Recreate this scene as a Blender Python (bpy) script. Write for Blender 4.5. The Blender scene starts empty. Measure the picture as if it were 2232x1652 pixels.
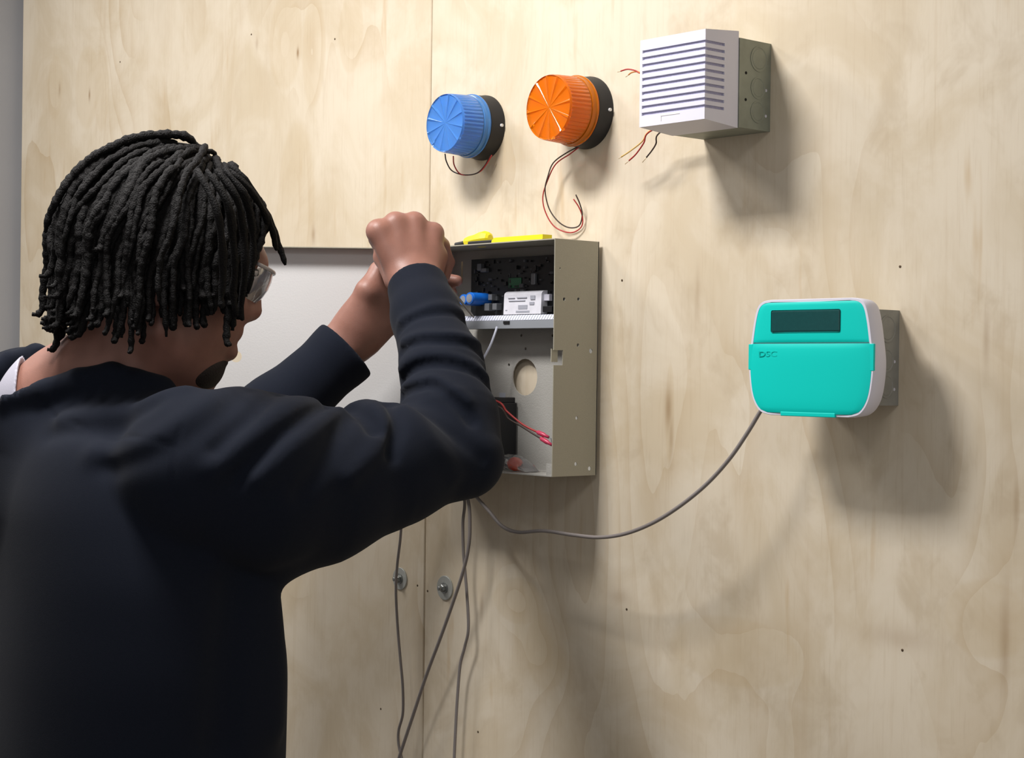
import bpy, bmesh, math, random
import numpy as np
from mathutils import Matrix, Vector

# ------------------------------------------------------------------ camera, world, light, exposure
scene = bpy.context.scene
COL = scene.collection
cam_data = bpy.data.cameras.new('camera')
cam_data.sensor_fit = 'HORIZONTAL'
cam_data.sensor_width = 36.0
cam_data.lens = 62.2742
cam_data.clip_start = 0.05
cam = bpy.data.objects.new('camera', cam_data)
COL.objects.link(cam)
rot = Matrix([[0.6625246, -0.0117098, 0.7489486], [0.7489318, -0.0066511, -0.6626137], [0.0127404, 0.9999093, 0.0043633]]).to_4x4()
cam.matrix_world = Matrix.Translation((1.7000, -1.5700, 1.5000)) @ rot
scene.camera = cam

scene.view_settings.view_transform = 'Standard'
scene.view_settings.look = 'None'
scene.view_settings.gamma = 1.0
scene.view_settings.use_curve_mapping = False
scene.view_settings.exposure = 0.0

world = bpy.data.worlds.new('room_air')
scene.world = world
world.use_nodes = True
world.node_tree.nodes['Background'].inputs[0].default_value = (1.0, 0.98, 0.97, 1)
world.node_tree.nodes['Background'].inputs[1].default_value = 0.40

def ceiling_or_fill_lamp(name, loc, size_x, size_y, power, color=(1.0, 0.972, 0.955)):
    d = bpy.data.lights.new(name, 'AREA')
    d.shape = 'RECTANGLE'; d.size = size_x; d.size_y = size_y
    d.energy = power; d.color = color
    o = bpy.data.objects.new(name, d)
    o.location = loc
    COL.objects.link(o)
    return o
ceiling_or_fill_lamp('ceiling_or_fill_lamp', (0.02, -0.80, 2.50), 0.34, 0.26, 25.0)
ceiling_or_fill_lamp('ceiling_or_fill_lamp', (-0.95, -0.85, 2.60), 0.5, 0.5, 15.5)
ceiling_or_fill_lamp('ceiling_or_fill_lamp', (1.75, -1.75, 2.60), 0.6, 0.6, 11.0, (0.93, 0.95, 1.0))  # added fill lamp, no known fixture; brightens the faces turned right

# ------------------------------------------------------------------ helpers
ROOT = {}
def lin(c):
    out = []
    for v in c:
        v = v / 255.0
        out.append(v / 12.92 if v <= 0.04045 else ((v + 0.055) / 1.055) ** 2.4)
    return tuple(out) + (1.0,)

def mat(name, color, rough=0.5, metal=0.0, vary=0.0, vscale=40.0, bump=0.0, bscale=200.0,
        stretch=(1, 1, 1), transmission=0.0, coat=0.0, ior=1.45, sheen=0.0, spec=None, sss=0.0):
    m = bpy.data.materials.new(name)
    m.use_nodes = True
    nt = m.node_tree
    b = nt.nodes['Principled BSDF']
    c = lin(color)
    b.inputs['Base Color'].default_value = c
    b.inputs['Roughness'].default_value = rough
    b.inputs['Metallic'].default_value = metal
    b.inputs['IOR'].default_value = ior
    b.inputs['Transmission Weight'].default_value = transmission
    b.inputs['Coat Weight'].default_value = coat
    b.inputs['Sheen Weight'].default_value = sheen
    if spec is not None: b.inputs['Specular IOR Level'].default_value = spec
    if sss:
        b.inputs['Subsurface Weight'].default_value = sss
        b.inputs['Subsurface Radius'].default_value = (0.012, 0.005, 0.003)
        b.inputs['Subsurface Scale'].default_value = 0.5
    if vary or bump:
        tc = nt.nodes.new('ShaderNodeTexCoord')
        mp = nt.nodes.new('ShaderNodeMapping')
        mp.inputs['Scale'].default_value = stretch
        nt.links.new(tc.outputs['Object'], mp.inputs[0])
    if vary:
        n = nt.nodes.new('ShaderNodeTexNoise')
        n.inputs['Scale'].default_value = vscale
        n.inputs['Detail'].default_value = 4
        nt.links.new(mp.outputs[0], n.inputs['Vector'])
        r = nt.nodes.new('ShaderNodeValToRGB')
        r.color_ramp.elements[0].position = 0.3
        r.color_ramp.elements[1].position = 0.7
        r.color_ramp.elements[0].color = tuple(v * (1 - vary) for v in c[:3]) + (1,)
        r.color_ramp.elements[1].color = tuple(min(1, v * (1 + vary)) for v in c[:3]) + (1,)
        nt.links.new(n.outputs['Fac'], r.inputs[0])
        nt.links.new(r.outputs[0], b.inputs['Base Color'])
    if bump:
        n2 = nt.nodes.new('ShaderNodeTexNoise')
        n2.inputs['Scale'].default_value = bscale
        n2.inputs['Detail'].default_value = 3
        nt.links.new(mp.outputs[0], n2.inputs['Vector'])
        bp = nt.nodes.new('ShaderNodeBump')
        bp.inputs['Strength'].default_value = bump
        bp.inputs['Distance'].default_value = 0.002
        nt.links.new(n2.outputs['Fac'], bp.inputs['Height'])
        nt.links.new(bp.outputs[0], b.inputs['Normal'])
    return m

def tag(o, label=None, cat=None, group=None, kind=None):
    if label: o['label'] = label
    if cat: o['category'] = cat
    if group: o['group'] = group
    if kind: o['kind'] = kind
    return o

def thing(name, loc, label, cat, group=None):
    o = bpy.data.objects.new(name, None)
    o.empty_display_size = 0.02
    o.location = loc
    COL.objects.link(o)
    ROOT[o.name] = Vector(loc)
    return tag(o, label, cat, group)

def link_mesh(name, me, material, parent=None, origin=None, smooth=False):
    """me is authored in world coordinates"""
    o = bpy.data.objects.new(name, me)
    base = ROOT[parent.name] if parent is not None else Vector(origin if origin is not None else (0, 0, 0))
    me.transform(Matrix.Translation(-base))
    if parent is not None:
        o.parent = parent
    else:
        o.location = base
    ROOT[o.name] = base
    COL.objects.link(o)
    if material is not None: me.materials.append(material)
    if smooth:
        me.polygons.foreach_set('use_smooth', [True] * len(me.polygons))
        if isinstance(smooth, float): me.set_sharp_from_angle(angle=smooth)
    me.update()
    return o

class MB:
    """collects shapes into one mesh"""
    def __init__(self): self.bm = bmesh.new()
    def box(self, lo, hi, bevel=0.0, seg=2):
        c = [(a + b) / 2 for a, b in zip(lo, hi)]; s = [abs(b - a) for a, b in zip(lo, hi)]
        r = bmesh.ops.create_cube(self.bm, size=1.0)
        vs = r['verts']
        bmesh.ops.scale(self.bm, vec=s, verts=vs)
        bmesh.ops.translate(self.bm, vec=c, verts=vs)
        if bevel:
            es = list({e for v in vs for e in v.link_edges})
            bmesh.ops.bevel(self.bm, geom=es, offset=bevel, segments=seg, affect='EDGES', profile=0.5)
        return self
    def prism(self, pts, vec, bevel=0.0):
        """closed outline (3-D points) extruded by vec"""
        vs = [self.bm.verts.new(p) for p in pts]
        f = self.bm.faces.new(vs)
        r = bmesh.ops.extrude_face_region(self.bm, geom=[f])
        nv = [g for g in r['geom'] if isinstance(g, bmesh.types.BMVert)]
        bmesh.ops.translate(self.bm, vec=vec, verts=nv)
        return self
    def rings(self, rings, cap0=True, cap1=True, closed=True):
        """loft of equally long point rings"""
        vr = [[self.bm.verts.new(p) for p in ring] for ring in rings]
        n = len(vr[0])
        for a, b in zip(vr, vr[1:]):
            for i in range(n if closed else n - 1):
                j = (i + 1) % n
                self.bm.faces.new((a[i], a[j], b[j], b[i]))
        if cap0: self.bm.faces.new(vr[0][::-1])
        if cap1: self.bm.faces.new(vr[-1])
        return self
    def tube(self, pts, rad, sides=8, cap=True):
        pts = [Vector(p) for p in pts]
        n = len(pts)
        rr = rad if isinstance(rad, (list, tuple)) else [rad] * n
        rings = []
        ref = None
        for i in range(n):
            t = (pts[min(i + 1, n - 1)] - pts[max(i - 1, 0)]).normalized()
            if ref is None:
                ref = t.orthogonal().normalized()
            ref = (ref - t * ref.dot(t)).normalized()
            b = t.cross(ref)
            rings.append([pts[i] + (ref * math.cos(2 * math.pi * k / sides) + b * math.sin(2 * math.pi * k / sides)) * rr[i]
                          for k in range(sides)])
        return self.rings(rings, cap, cap)
    def lathe(self, base, axis, prof, sides=32, wob=None, up=(0, 0, 1)):
        """prof = [(distance along axis, radius)], solid of revolution"""
        a = Vector(axis).normalized(); u = Vector(up); u = (u - a * u.dot(a)).normalized(); v = a.cross(u)
        rings = []
        for d, r in prof:
            ring = []
            for k in range(sides):
                t = 2 * math.pi * k / sides
                q = r if wob is None else wob(d, r, k)
                ring.append(Vector(base) + a * d + (u * math.cos(t) + v * math.sin(t)) * q)
            rings.append(ring)
        return self.rings(rings)
    def build(self, name, material, parent=None, smooth=False, origin=None):
        bmesh.ops.recalc_face_normals(self.bm, faces=self.bm.faces[:])
        me = bpy.data.meshes.new(name)
        self.bm.to_mesh(me); self.bm.free()
        return link_mesh(name, me, material, parent, origin, smooth)

def spline(pts, n=8):
    """Catmull-Rom through the points"""
    p = [Vector(q) for q in pts]
    p = [p[0] * 2 - p[1]] + p + [p[-1] * 2 - p[-2]]
    out = []
    for i in range(1, len(p) - 2):
        for k in range(n):
            t = k / n
            a, b, c, d = p[i - 1], p[i], p[i + 1], p[i + 2]
            out.append(0.5 * ((2 * b) + (c - a) * t + (2 * a - 5 * b + 4 * c - d) * t * t + (3 * b - a - 3 * c + d) * t ** 3))
    out.append(p[-2].copy())
    return out

def cut(o, cutters):
    """boolean holes, baked into the mesh"""
    for c in cutters:
        md = o.modifiers.new('cut', 'BOOLEAN'); md.object = c; md.operation = 'DIFFERENCE'; md.solver = 'EXACT'
    bpy.context.view_layer.update()
    dg = bpy.context.evaluated_depsgraph_get()
    me = bpy.data.meshes.new_from_object(o.evaluated_get(dg))
    o.modifiers.clear()
    old = o.data; o.data = me; bpy.data.meshes.remove(old)
    for c in cutters:
        cm = c.data; bpy.data.objects.remove(c); bpy.data.meshes.remove(cm)


# ------------------------------------------------------------------ plywood and the room shell
def plywood(name, seed, bumps, light=1.0, rings=15.0, mottle=1.0, marks=()):
    m = bpy.data.materials.new(name)
    m.use_nodes = True
    nt = m.node_tree; N = nt.nodes; L = nt.links
    b = N['Principled BSDF']
    b.inputs['Roughness'].default_value = 0.55
    b.inputs['Specular IOR Level'].default_value = 0.3
    tc = N.new('ShaderNodeTexCoord')
    sep = N.new('ShaderNodeSeparateXYZ'); L.new(tc.outputs['Object'], sep.inputs[0])
    def M(op, a, b_=None, clamp=False):
        n = N.new('ShaderNodeMath'); n.operation = op; n.use_clamp = clamp
        for i, v in enumerate((a, b_)):
            if v is None: continue
            if isinstance(v, (int, float)): n.inputs[i].default_value = v
            else: L.new(v, n.inputs[i])
        return n.outputs[0]
    def noise(sx, sz, detail=2.0, rough=0.5, off=0.0, dist=0.0):
        cx = N.new('ShaderNodeCombineXYZ')
        L.new(M('MULTIPLY', sep.outputs[0], sx), cx.inputs[0])
        cx.inputs[1].default_value = seed * 7.31 + off
        L.new(M('MULTIPLY', sep.outputs[2], sz), cx.inputs[2])
        n = N.new('ShaderNodeTexNoise'); n.inputs['Scale'].default_value = 1.0
        n.inputs['Detail'].default_value = detail; n.inputs['Roughness'].default_value = rough
        n.inputs['Distortion'].default_value = dist
        L.new(cx.outputs[0], n.inputs['Vector'])
        return n.outputs['Fac']
    field = noise(4.2, 1.5, 1.5, 0.4)
    field = M('ADD', field, M('MULTIPLY', noise(26, 5.0, 2), 0.035))
    blob = None
    for (x, z, sx, sz, amp) in bumps:
        dx = M('DIVIDE', M('SUBTRACT', sep.outputs[0], x), sx)
        dz = M('DIVIDE', M('SUBTRACT', sep.outputs[2], z), sz)
        r2 = M('ADD', M('MULTIPLY', dx, dx), M('MULTIPLY', dz, dz))
        g = M('POWER', 2.718, M('MULTIPLY', r2, -1.0))
        field = M('ADD', field, M('MULTIPLY', g, amp))
        blob = g if blob is None else M('MAXIMUM', blob, g)
    saw = M('FRACT', M('MULTIPLY', field, rings))
    band = M('POWER', saw, 3.0)                      # late wood: slow rise, sharp edge
    fade = noise(5.0, 3.0, 2, 0.5, 21.0)
    streak = noise(90, 3.2, 4, 0.65, 3.0)
    fibre = noise(300, 16.0, 3, 0.6, 5.0)
    patch = noise(7.0, 5.5, 5, 0.62, 9.0, 0.8)
    blotch = noise(17.0, 12.0, 4, 0.6, 17.0, 0.5)
    stain = noise(34, 4.5, 3, 0.55, 13.0)
    def mix(fac, c1, c2):
        n = N.new('ShaderNodeMix'); n.data_type = 'RGBA'
        L.new(fac, n.inputs[0])
        for i, c in ((6, c1), (7, c2)):
            if isinstance(c, tuple): n.inputs[i].default_value = c
            else: L.new(c, n.inputs[i])
        return n.outputs[2]
    def ss(v, lo, hi, amt=1.0):
        n = N.new('ShaderNodeMapRange'); n.interpolation_type = 'SMOOTHSTEP'
        L.new(v, n.inputs[0]); n.inputs[1].default_value = lo; n.inputs[2].default_value = hi
        n.inputs[3].default_value = 0.0; n.inputs[4].default_value = amt
        return n.outputs[0]
    sc = lambda c: tuple(v * light for v in lin(c)[:3]) + (1,)
    col = mix(ss(patch, 0.36, 0.66), sc((217, 205, 184)), sc((205, 190, 164)))
    col = mix(ss(blotch, 0.52, 0.74, 0.40 * mottle), col, sc((189, 172, 145)))
    col = mix(ss(blob, 0.30, 0.42, 0.22), col, sc((194, 172, 134)))
    col = mix(M('MULTIPLY', M('MULTIPLY', band, 0.42 if mottle < 1 else 0.27), ss(fade, 0.38, 0.62)), col, sc((176, 148, 106)))
    col = mix(ss(streak, 0.52, 0.80, 0.26), col, sc((191, 169, 138)))
    col = mix(ss(fibre, 0.52, 0.8, 0.18), col, sc((172, 150, 116)))
    col = mix(ss(stain, 0.64, 0.80, 0.55), col, sc((188, 160, 118)))
    msk = None
    for (x, z, sx, sz, amp) in marks:                # knots, resin streaks
        dx = M('DIVIDE', M('SUBTRACT', sep.outputs[0], x), sx)
        dz = M('DIVIDE', M('SUBTRACT', sep.outputs[2], z), sz)
        g = M('MULTIPLY', M('POWER', 2.718, M('MULTIPLY', M('ADD', M('MULTIPLY', dx, dx), M('MULTIPLY', dz, dz)), -1.0)), amp)
        msk = g if msk is None else M('MAXIMUM', msk, g)
    if msk is not None: col = mix(msk, col, sc((134, 98, 56)))
    L.new(col, b.inputs['Base Color'])
    bp = N.new('ShaderNodeBump'); bp.inputs['Strength'].default_value = 0.12; bp.inputs['Distance'].default_value = 0.001
    L.new(fibre, bp.inputs['Height']); L.new(bp.outputs[0], b.inputs['Normal'])
    return m

def bumps_at(lst):
    return [(p[0], p[2], sx, sz, a) for p, sx, sz, a in lst]
M_ply_left = plywood('plywood_left', 1.0, bumps_at([
    ((-1.2640, 0.0000, 2.0124), 0.045, 0.075, 0.16), ((-1.2085, 0.0000, 2.0021), 0.026, 0.075, 0.14),
    ((-0.6208, 0.0000, 2.0125), 0.045, 0.075, 0.17), ((-0.5432, 0.0000, 1.9883), 0.030, 0.085, 0.15),
    ((-0.4476, 0.0000, 2.0035), 0.03, 0.06, 0.08), ((-0.5862, 0.0000, 1.7516), 0.05, 0.13, 0.12), ((-1.3902, 0.0000, 2.0265), 0.03, 0.06, 0.08)]), 1.0, 13.0, 0.5, bumps_at([
    ((-0.5863, 0.0000, 1.9902), 0.003, 0.008, 0.8), ((-1.2549, 0.0000, 1.9971), 0.003, 0.010, 0.7), ((-0.5384, 0.0000, 1.7051), 0.005, 0.014, 0.45), ((-0.4789, 0.0000, 1.8281), 0.02, 0.004, 0.0),
    ((-1.3716, 0.0000, 2.0201), 0.004, 0.012, 0.4), ((-0.7013, 0.0000, 2.0194), 0.004, 0.010, 0.3)]))
M_ply_right = plywood('plywood_right', 5.0, bumps_at([
    ((-0.0560, 0.0000, 1.1944), 0.05, 0.03, 0.12), ((-0.0007, 0.0000, 1.1342), 0.04, 0.05, 0.13), ((0.3236, 0.0000, 1.1754), 0.10, 0.04, 0.10),
    ((0.2156, 0.0000, 1.4518), 0.007, 0.06, 0.03), ((0.6645, 0.0000, 1.2517), 0.05, 0.04, 0.10)]), 1.0, 12.0, 1.3, bumps_at([
    ((0.2132, 0.0000, 1.4573), 0.006, 0.026, 0.55), ((0.2184, -0.0000, 1.4240), 0.004, 0.03, 0.35), ((0.6598, 0.0000, 1.5388), 0.004, 0.03, 0.3), ((0.6864, 0.0000, 1.2309), 0.006, 0.05, 0.35),
    ((-0.1309, -0.0000, 1.1802), 0.004, 0.02, 0.3), ((0.1332, 0.0000, 1.2201), 0.02, 0.010, 0.25), ((0.5568, 0.0000, 1.2198), 0.05, 0.012, 0.22), ((0.2582, 0.0000, 1.5957), 0.004, 0.03, 0.25), ((0.6975, 0.0000, 1.3715), 0.003, 0.03, 0.3)]))
M_drywall = mat('grey_wall_paint', (148, 148, 150), 0.8, vary=0.03, vscale=6, bump=0.05, bscale=300)
M_floor = mat('concrete_floor', (120, 112, 104), 0.6, vary=0.12, vscale=4, bump=0.05, bscale=60)
M_ceil = mat('white_ceiling_tile', (222, 220, 214), 0.9, vary=0.03, vscale=50, bump=0.1, bscale=120)
M_steel = mat('zinc_steel', (150, 152, 150), 0.42, 0.85, vary=0.1, vscale=60)
M_nail = mat('dark_nail', (96, 80, 62), 0.5, 0.6)

XL, XS = -1.527, -0.256
wall_back = thing('wall_back', (0, 0, 0), None, None); wall_back['kind'] = 'structure'
MB().box((-1.60, 0.021, 0), (2.60, 0.12, 2.75)).build('backing', M_drywall, wall_back)
def panel(x0, x1, material):
    return MB().box((x0, 0.0, 0.004), (x1, 0.0195, 2.74), 0.0012, 1).build('plywood_panel', material, wall_back)
pl = panel(XL, XS - 0.0009, M_ply_left)
pr = panel(XS + 0.0009, XS + 1.219, M_ply_right)
panel(XS + 1.2205, XS + 2.44, M_ply_right)
def nail(p, par, r=0.0016):
    MB().lathe((p[0], 0.0004, p[2]), (0, -1, 0), [(0, r), (0.0006, r), (0.0009, r * 0.6)], 10).build('nail', M_nail, par)
for p in ((-1.1425, 0.0000, 2.0440), (-0.7176, 0.0000, 2.0363), (-0.2717, 0.0000, 1.1938), (-0.4883, 0.0000, 1.9986), (-0.3538, 0.0000, 1.0058)): nail(p, pl)
for p in ((0.5514, 0.0000, 1.6176), (0.1308, 0.0000, 1.6154), (0.5611, 0.0000, 1.2071), (0.1464, 0.0000, 1.2055), (-0.2487, 0.0000, 1.1883), (-0.1352, 0.0000, 1.0075)): nail(p, pr)

wl = MB().box((-1.70, -4.2, 0), (XL - 0.022, 0.02, 2.75)).build('wall_left', M_drywall); wl['kind'] = 'structure'
fl = MB().box((-1.70, -4.2, -0.1), (2.60, 0.12, 0.0)).build('floor', M_floor); fl['kind'] = 'structure'
ce = MB().box((-1.70, -4.2, 2.75), (2.60, 0.12, 2.85)).build('ceiling', M_ceil); ce['kind'] = 'structure'

# ------------------------------------------------------------------ fittings on the wall
M_beige = mat('beige_powder_coat', (163, 159, 143), 0.5, vary=0.02, vscale=500, bump=0.15, bscale=900)
M_doorpaint = mat('pale_grey_powder_coat', (212, 211, 210), 0.5, bump=0.08, bscale=420)
M_white = mat('white_plastic', (216, 215, 228), 0.45)
M_offwhite = mat('off_white_plastic', (216, 212, 208), 0.5)
M_teal = mat('teal_plastic', (0, 204, 192), 0.48, spec=0.3)
M_teal_dark = mat('teal_emboss', (0, 190, 178), 0.5, spec=0.3)
M_lcd = mat('dark_lcd_window', (30, 74, 74), 0.16, vary=0.05, vscale=300)
M_black = mat('black_plastic', (30, 30, 33), 0.5, bump=0.05)
M_dark = mat('hole_shade', (22, 20, 18), 0.9)  # dark colour standing in for the shade inside a hole
M_red = mat('red_wire', (168, 50, 48), 0.45)
M_blackwire = mat('brown_black_wire', (66, 52, 46), 0.5)
M_orangewire = mat('orange_wire', (206, 132, 70), 0.45)
M_yellowwire = mat('tan_wire', (216, 180, 112), 0.5)
M_copper = mat('tinned_copper', (228, 208, 176), 0.4, 0.3)
M_cable = mat('grey_cable_jacket', (128, 121, 118), 0.5)
M_blue = mat('blue_lens', (104, 172, 248), 0.10, transmission=0.6, ior=1.35)
M_amber = mat('amber_lens', (255, 146, 24), 0.10, transmission=0.6, ior=1.35)
M_reflector = mat('white_reflector', (232, 232, 232), 0.3)
M_grille = mat('lavender_grille_mesh', (168, 166, 192), 0.8, vary=0.15, vscale=900)  # mottled grey-lavender backing behind the slats
M_galv = mat('galvanised_steel', (142, 146, 132), 0.5, 0.1, vary=0.12, vscale=45)
M_galv_dark = mat('galvanised_steel_dull', (146, 146, 140), 0.5, 0.05, vary=0.12, vscale=45)
M_yellow = mat('yellow_handle', (236, 220, 40), 0.45)

def junction_box(x0, x1, z0, z1, label, material):
    r = thing('junction_box', ((x0 + x1) / 2, 0, (z0 + z1) / 2), label, 'electrical box', None)
    d = 0.054; t = 0.0016
    body = MB()
    body.box((x0 + t, -0.0015, z0 + t), (x1 - t, 0, z1 - t))
    body.box((x0, -d, z0), (x0 + t, 0, z1)); body.box((x1 - t, -d, z0), (x1, 0, z1))
    body.box((x0 + t, -d, z0), (x1 - t, 0, z0 + t)); body.box((x0 + t, -d, z1 - t), (x1 - t, 0, z1))
    body.build('body', material, r)
    h = (z1 - z0)
    for k, rr in ((0.80, 0.0145), (0.47, 0.0125), (0.20, 0.0125)):       # knockouts on both side faces
        for sx, xx in ((1, x1), (-1, x0)):
            c = (xx, -0.021 if k > 0.6 else -0.022, z0 + h * k)
            MB().lathe(c, (sx, 0, 0), [(-0.0004, rr), (0.0007, rr), (0.0007, rr - 0.0012), (0.0002, rr - 0.0018),
                                       (0.0002, rr - 0.003), (0.0006, rr - 0.0035)], 28).build('knockout', material, r, smooth=0.4)
    for zz in (z0, z1):                                                  # knockouts above and below
        for xx in (0.32, 0.68):
            c = (x0 + (x1 - x0) * xx, -0.026, zz)
            MB().lathe(c, (0, 0, 1 if zz == z1 else -1), [(-0.0004, 0.0125), (0.0006, 0.0125), (0.0006, 0.0112), (0.0001, 0.0105)], 24).build('knockout', material, r, smooth=0.4)
    for yy, zz, mm in ((-0.043, 0.62, M_dark), (-0.043, 0.32, M_dark), (-0.008, 0.46, M_white), (-0.008, 0.17, M_white)):  # solid discs for the holes; inner shade put in as dark colour
        MB().lathe((x1, yy, z0 + h * zz), (1, 0, 0), [(-0.0004, 0.0017), (0.0004, 0.0017)], 12).build('screw_hole', mm, r)
    return r

# ---- siren
SX0, SX1, SZ0, SZ1, SO = 0.2655, 0.3664, 1.7828, 1.8826, 0.110
jb1 = junction_box(0.2655, 0.3676, 1.779, 1.880, 'galvanised steel junction box fixed to the plywood behind the white siren', M_galv)
sir = thing('siren', (0.316, -0.055, 1.8325), 'white louvred siren box mounted high on the plywood wall', 'siren')
YB, YM = -0.0545, -0.078
c = MB()
def wedge(z0f, z1f, z0b, z1b, ya, yb, x0, x1):
    c.rings([[(x0, ya, z0f), (x1, ya, z0f), (x1, ya, z1f), (x0, ya, z1f)], [(x0, yb, z0b), (x1, yb, z0b), (x1, yb, z1b), (x0, yb, z1b)]])
pitch = 0.00798; slot = 0.0033
first = SZ1 - 0.0136
# rear collar, top and bottom caps (slightly flared towards the wall)
ZB0, ZB1 = SZ0 - 0.0045, SZ1 + 0.0050
def slab(z0, z1, ya, yb, x0, x1, flare0=False, flare1=False):
    k = lambda y: (y + SO) / (SO + YB)
    za = (z0 + (ZB0 - SZ0) * k(ya) if flare0 else z0, z1 + (ZB1 - SZ1) * k(ya) if flare1 else z1)
    zb = (z0 + (ZB0 - SZ0) * k(yb) if flare0 else z0, z1 + (ZB1 - SZ1) * k(yb) if flare1 else z1)
    wedge(za[0], za[1], zb[0], zb[1], ya, yb, x0, x1)
TZ1 = first + slot / 2                # bottom of the top cap is above the first slot
BZ0 = first - 9 * pitch - slot / 2
slab(TZ1, SZ1, -SO, YB, SX0, SX1, False, True)
slab(SZ0, BZ0, -SO, YB, SX0, SX1, True, False)
slab(BZ0, TZ1, YM, YB, SX0, SX0 + 0.003); slab(BZ0, TZ1, YM, YB, SX1 - 0.003, SX1)
slab(BZ0, TZ1, -SO, YM, SX0, SX0 + 0.0035)
c.build('cover', M_white, sir)
MB().box((SX0 + 0.003, -SO + 0.0022, BZ0), (SX1 - 0.0022, YM + 0.001, TZ1)).build('grille_mesh', M_grille, sir)
for k in range(9):
    z1 = first - slot / 2 - k * pitch; z0 = z1 - (pitch - slot)
    s = MB().box((SX0 + 0.0034, -SO, z0), (SX1, -SO + 0.003, z1), 0.0003, 1).box((SX1 - 0.003, -SO + 0.0028, z0), (SX1, YM, z1))
    s.build('slat', M_white, sir)
lg = MB()
lg.box((SX0 + 0.034, -SO - 0.0004, SZ0 + 0.0095), (SX0 + 0.063, -SO, SZ0 + 0.0103)).box((SX0 + 0.034, -SO - 0.0004, SZ0 + 0.004), (SX0 + 0.0348, -SO, SZ0 + 0.0098))
lg.build('embossed_mark', M_offwhite, sir)
def wire(par, pts, material, r=0.0009, bare=0, name='wire'):
    p = spline(pts, 6)
    w = MB().tube(p, r, 6).build(name, material, par, smooth=True)
    if bare:
        d = (p[-1] - p[-2]).normalized()
        MB().tube([p[-1] - d * 0.001, p[-1] + d * bare * 0.5, p[-1] + d * bare], [r * 0.6, r * 0.6, r * 0.5], 6).build('bare_end', M_copper, w, smooth=True)
    return w
wire(sir, [(0.272, -0.050, 1.852), (0.2119, -0.0500, 1.8584), (0.1968, -0.0480, 1.8638), (0.1815, -0.0460, 1.8675), (0.1688, -0.0450, 1.8669)], M_red, 0.0009, 0.006)
wire(sir, [(0.272, -0.050, 1.850), (0.2119, -0.0500, 1.8590), (0.2007, -0.0480, 1.8622), (0.1886, -0.0460, 1.8627), (0.1822, -0.0450, 1.8608)], M_orangewire, 0.0009, 0.006)
wire(sir, [(0.275, -0.046, 1.80), (0.2156, -0.0400, 1.7910), (0.2001, -0.0380, 1.7794), (0.1789, -0.0360, 1.7703), (0.1615, -0.0350, 1.7640)], M_yellowwire, 0.001, 0.005)
wire(sir, [(0.275, -0.047, 1.80), (0.2141, -0.0400, 1.7895), (0.2025, -0.0380, 1.7770), (0.1876, -0.0360, 1.7651), (0.1750, -0.0350, 1.7584)], M_red, 0.001, 0.008)
wire(sir, [(0.285, -0.047, 1.80), (0.2302, -0.0400, 1.7864), (0.2231, -0.0380, 1.7746), (0.2145, -0.0360, 1.7673), (0.2045, -0.0350, 1.7599)], M_blackwire, 0.001, 0.009)

# ---- strobes
def strobe(cx, cz, R, lens_mat, label, seed):
    r = thing('strobe_light', (cx, 0, cz), label, 'strobe light', None)
    ax = (0, -1, 0)
    MB().lathe((cx, 0, cz), ax, [(0, R + 0.0025), (0.003, R + 0.0025), (0.006, R + 0.0015), (0.022, R + 0.0003), (0.0235, R - 0.002)], 48).build('base', M_black, r, smooth=0.6)
    MB().lathe((cx + R + 0.0016, -0.006, cz - 0.001), (1, 0, 0), [(-0.002, 0.0022), (0.0018, 0.0022)], 10).build('screw', M_reflector, r)
    # clear collar ring with a lip
    MB().lathe((cx, 0, cz), ax, [(0.0235, R - 0.001), (0.0238, R + 0.0012), (0.026, R + 0.0014), (0.0275, R + 0.0002), (0.033, R - 0.0004), (0.0335, R - 0.0015)], 64).build('collar', lens_mat, r, smooth=0.5)
    # ribbed drum and fluted face, one hollow moulding
    S = 192; nsec = 12
    prof_out = [(0.0335, R - 0.0015), (0.0355, R - 0.0010), (0.062, R - 0.0022), (0.067, R - 0.0026), (0.0697, R - 0.0036)]
    def wob(d, q, k):
        if 0.036 > d or d > 0.0665: return q
        return q - (0.0012 if k % 4 < 2 else 0.0)
    u, v = Vector((0, 0, 1)), Vector((1, 0, 0))
    rings = []
    def ring(d, q, fn=None):
        out = []
        for k in range(S):
            t = 2 * math.pi * k / S
            dd = d if fn is None else fn(d, q, t)
            out.append(Vector((cx, 0, cz)) + Vector(ax) * dd + (u * math.cos(t) + v * math.sin(t)) * wob(d, q, k))
        return out
    # inner skin first, then outer skin, then the face
    rings.append(ring(0.0335, R - 0.0045)); rings.append(ring(0.064, R - 0.0055))
    rings.append(ring(0.0655, R * 0.35)); rings.append(ring(0.0665, R * 0.02))
    rings = rings[::-1]
    for d, q in prof_out: rings.append(ring(d, q))
    def flute(d, q, t):
        w = ((t + seed) / (2 * math.pi) * nsec) % 1.0
        ridge = max(0.0, 1 - min(w, 1 - w) / 0.09)
        saw = (w - 0.5)
        return d + 0.0016 * ridge * (q / R) - 0.0022 * (q / R) * (0.25 - saw * saw) * 4 * 0.5
    for q in (R - 0.0048, R * 0.72, R * 0.45, R * 0.2, R * 0.03):
        rings.append(ring(0.0690 - 0.0012 * (1 - q / R), q, flute))
    m = MB(); m.rings(rings, True, True)
    m.build('lens', lens_mat, r, smooth=0.35)
    # xenon tube carrier inside
    MB().lathe((cx, 0, cz), ax, [(0.0235, R * 0.82), (0.026, R * 0.8), (0.027, R * 0.3), (0.045, R * 0.22), (0.046, 0.001)], 32).build('reflector', M_reflector, r, smooth=0.5)
    return r
blue = strobe(-0.139, 1.8312, 0.0418, M_blue, 'blue strobe light with black base on the plywood wall', 0.30)
amber = strobe(0.0655, 1.8310, 0.0438, M_amber, 'orange strobe light with black base on the plywood wall', 0.62)
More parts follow.
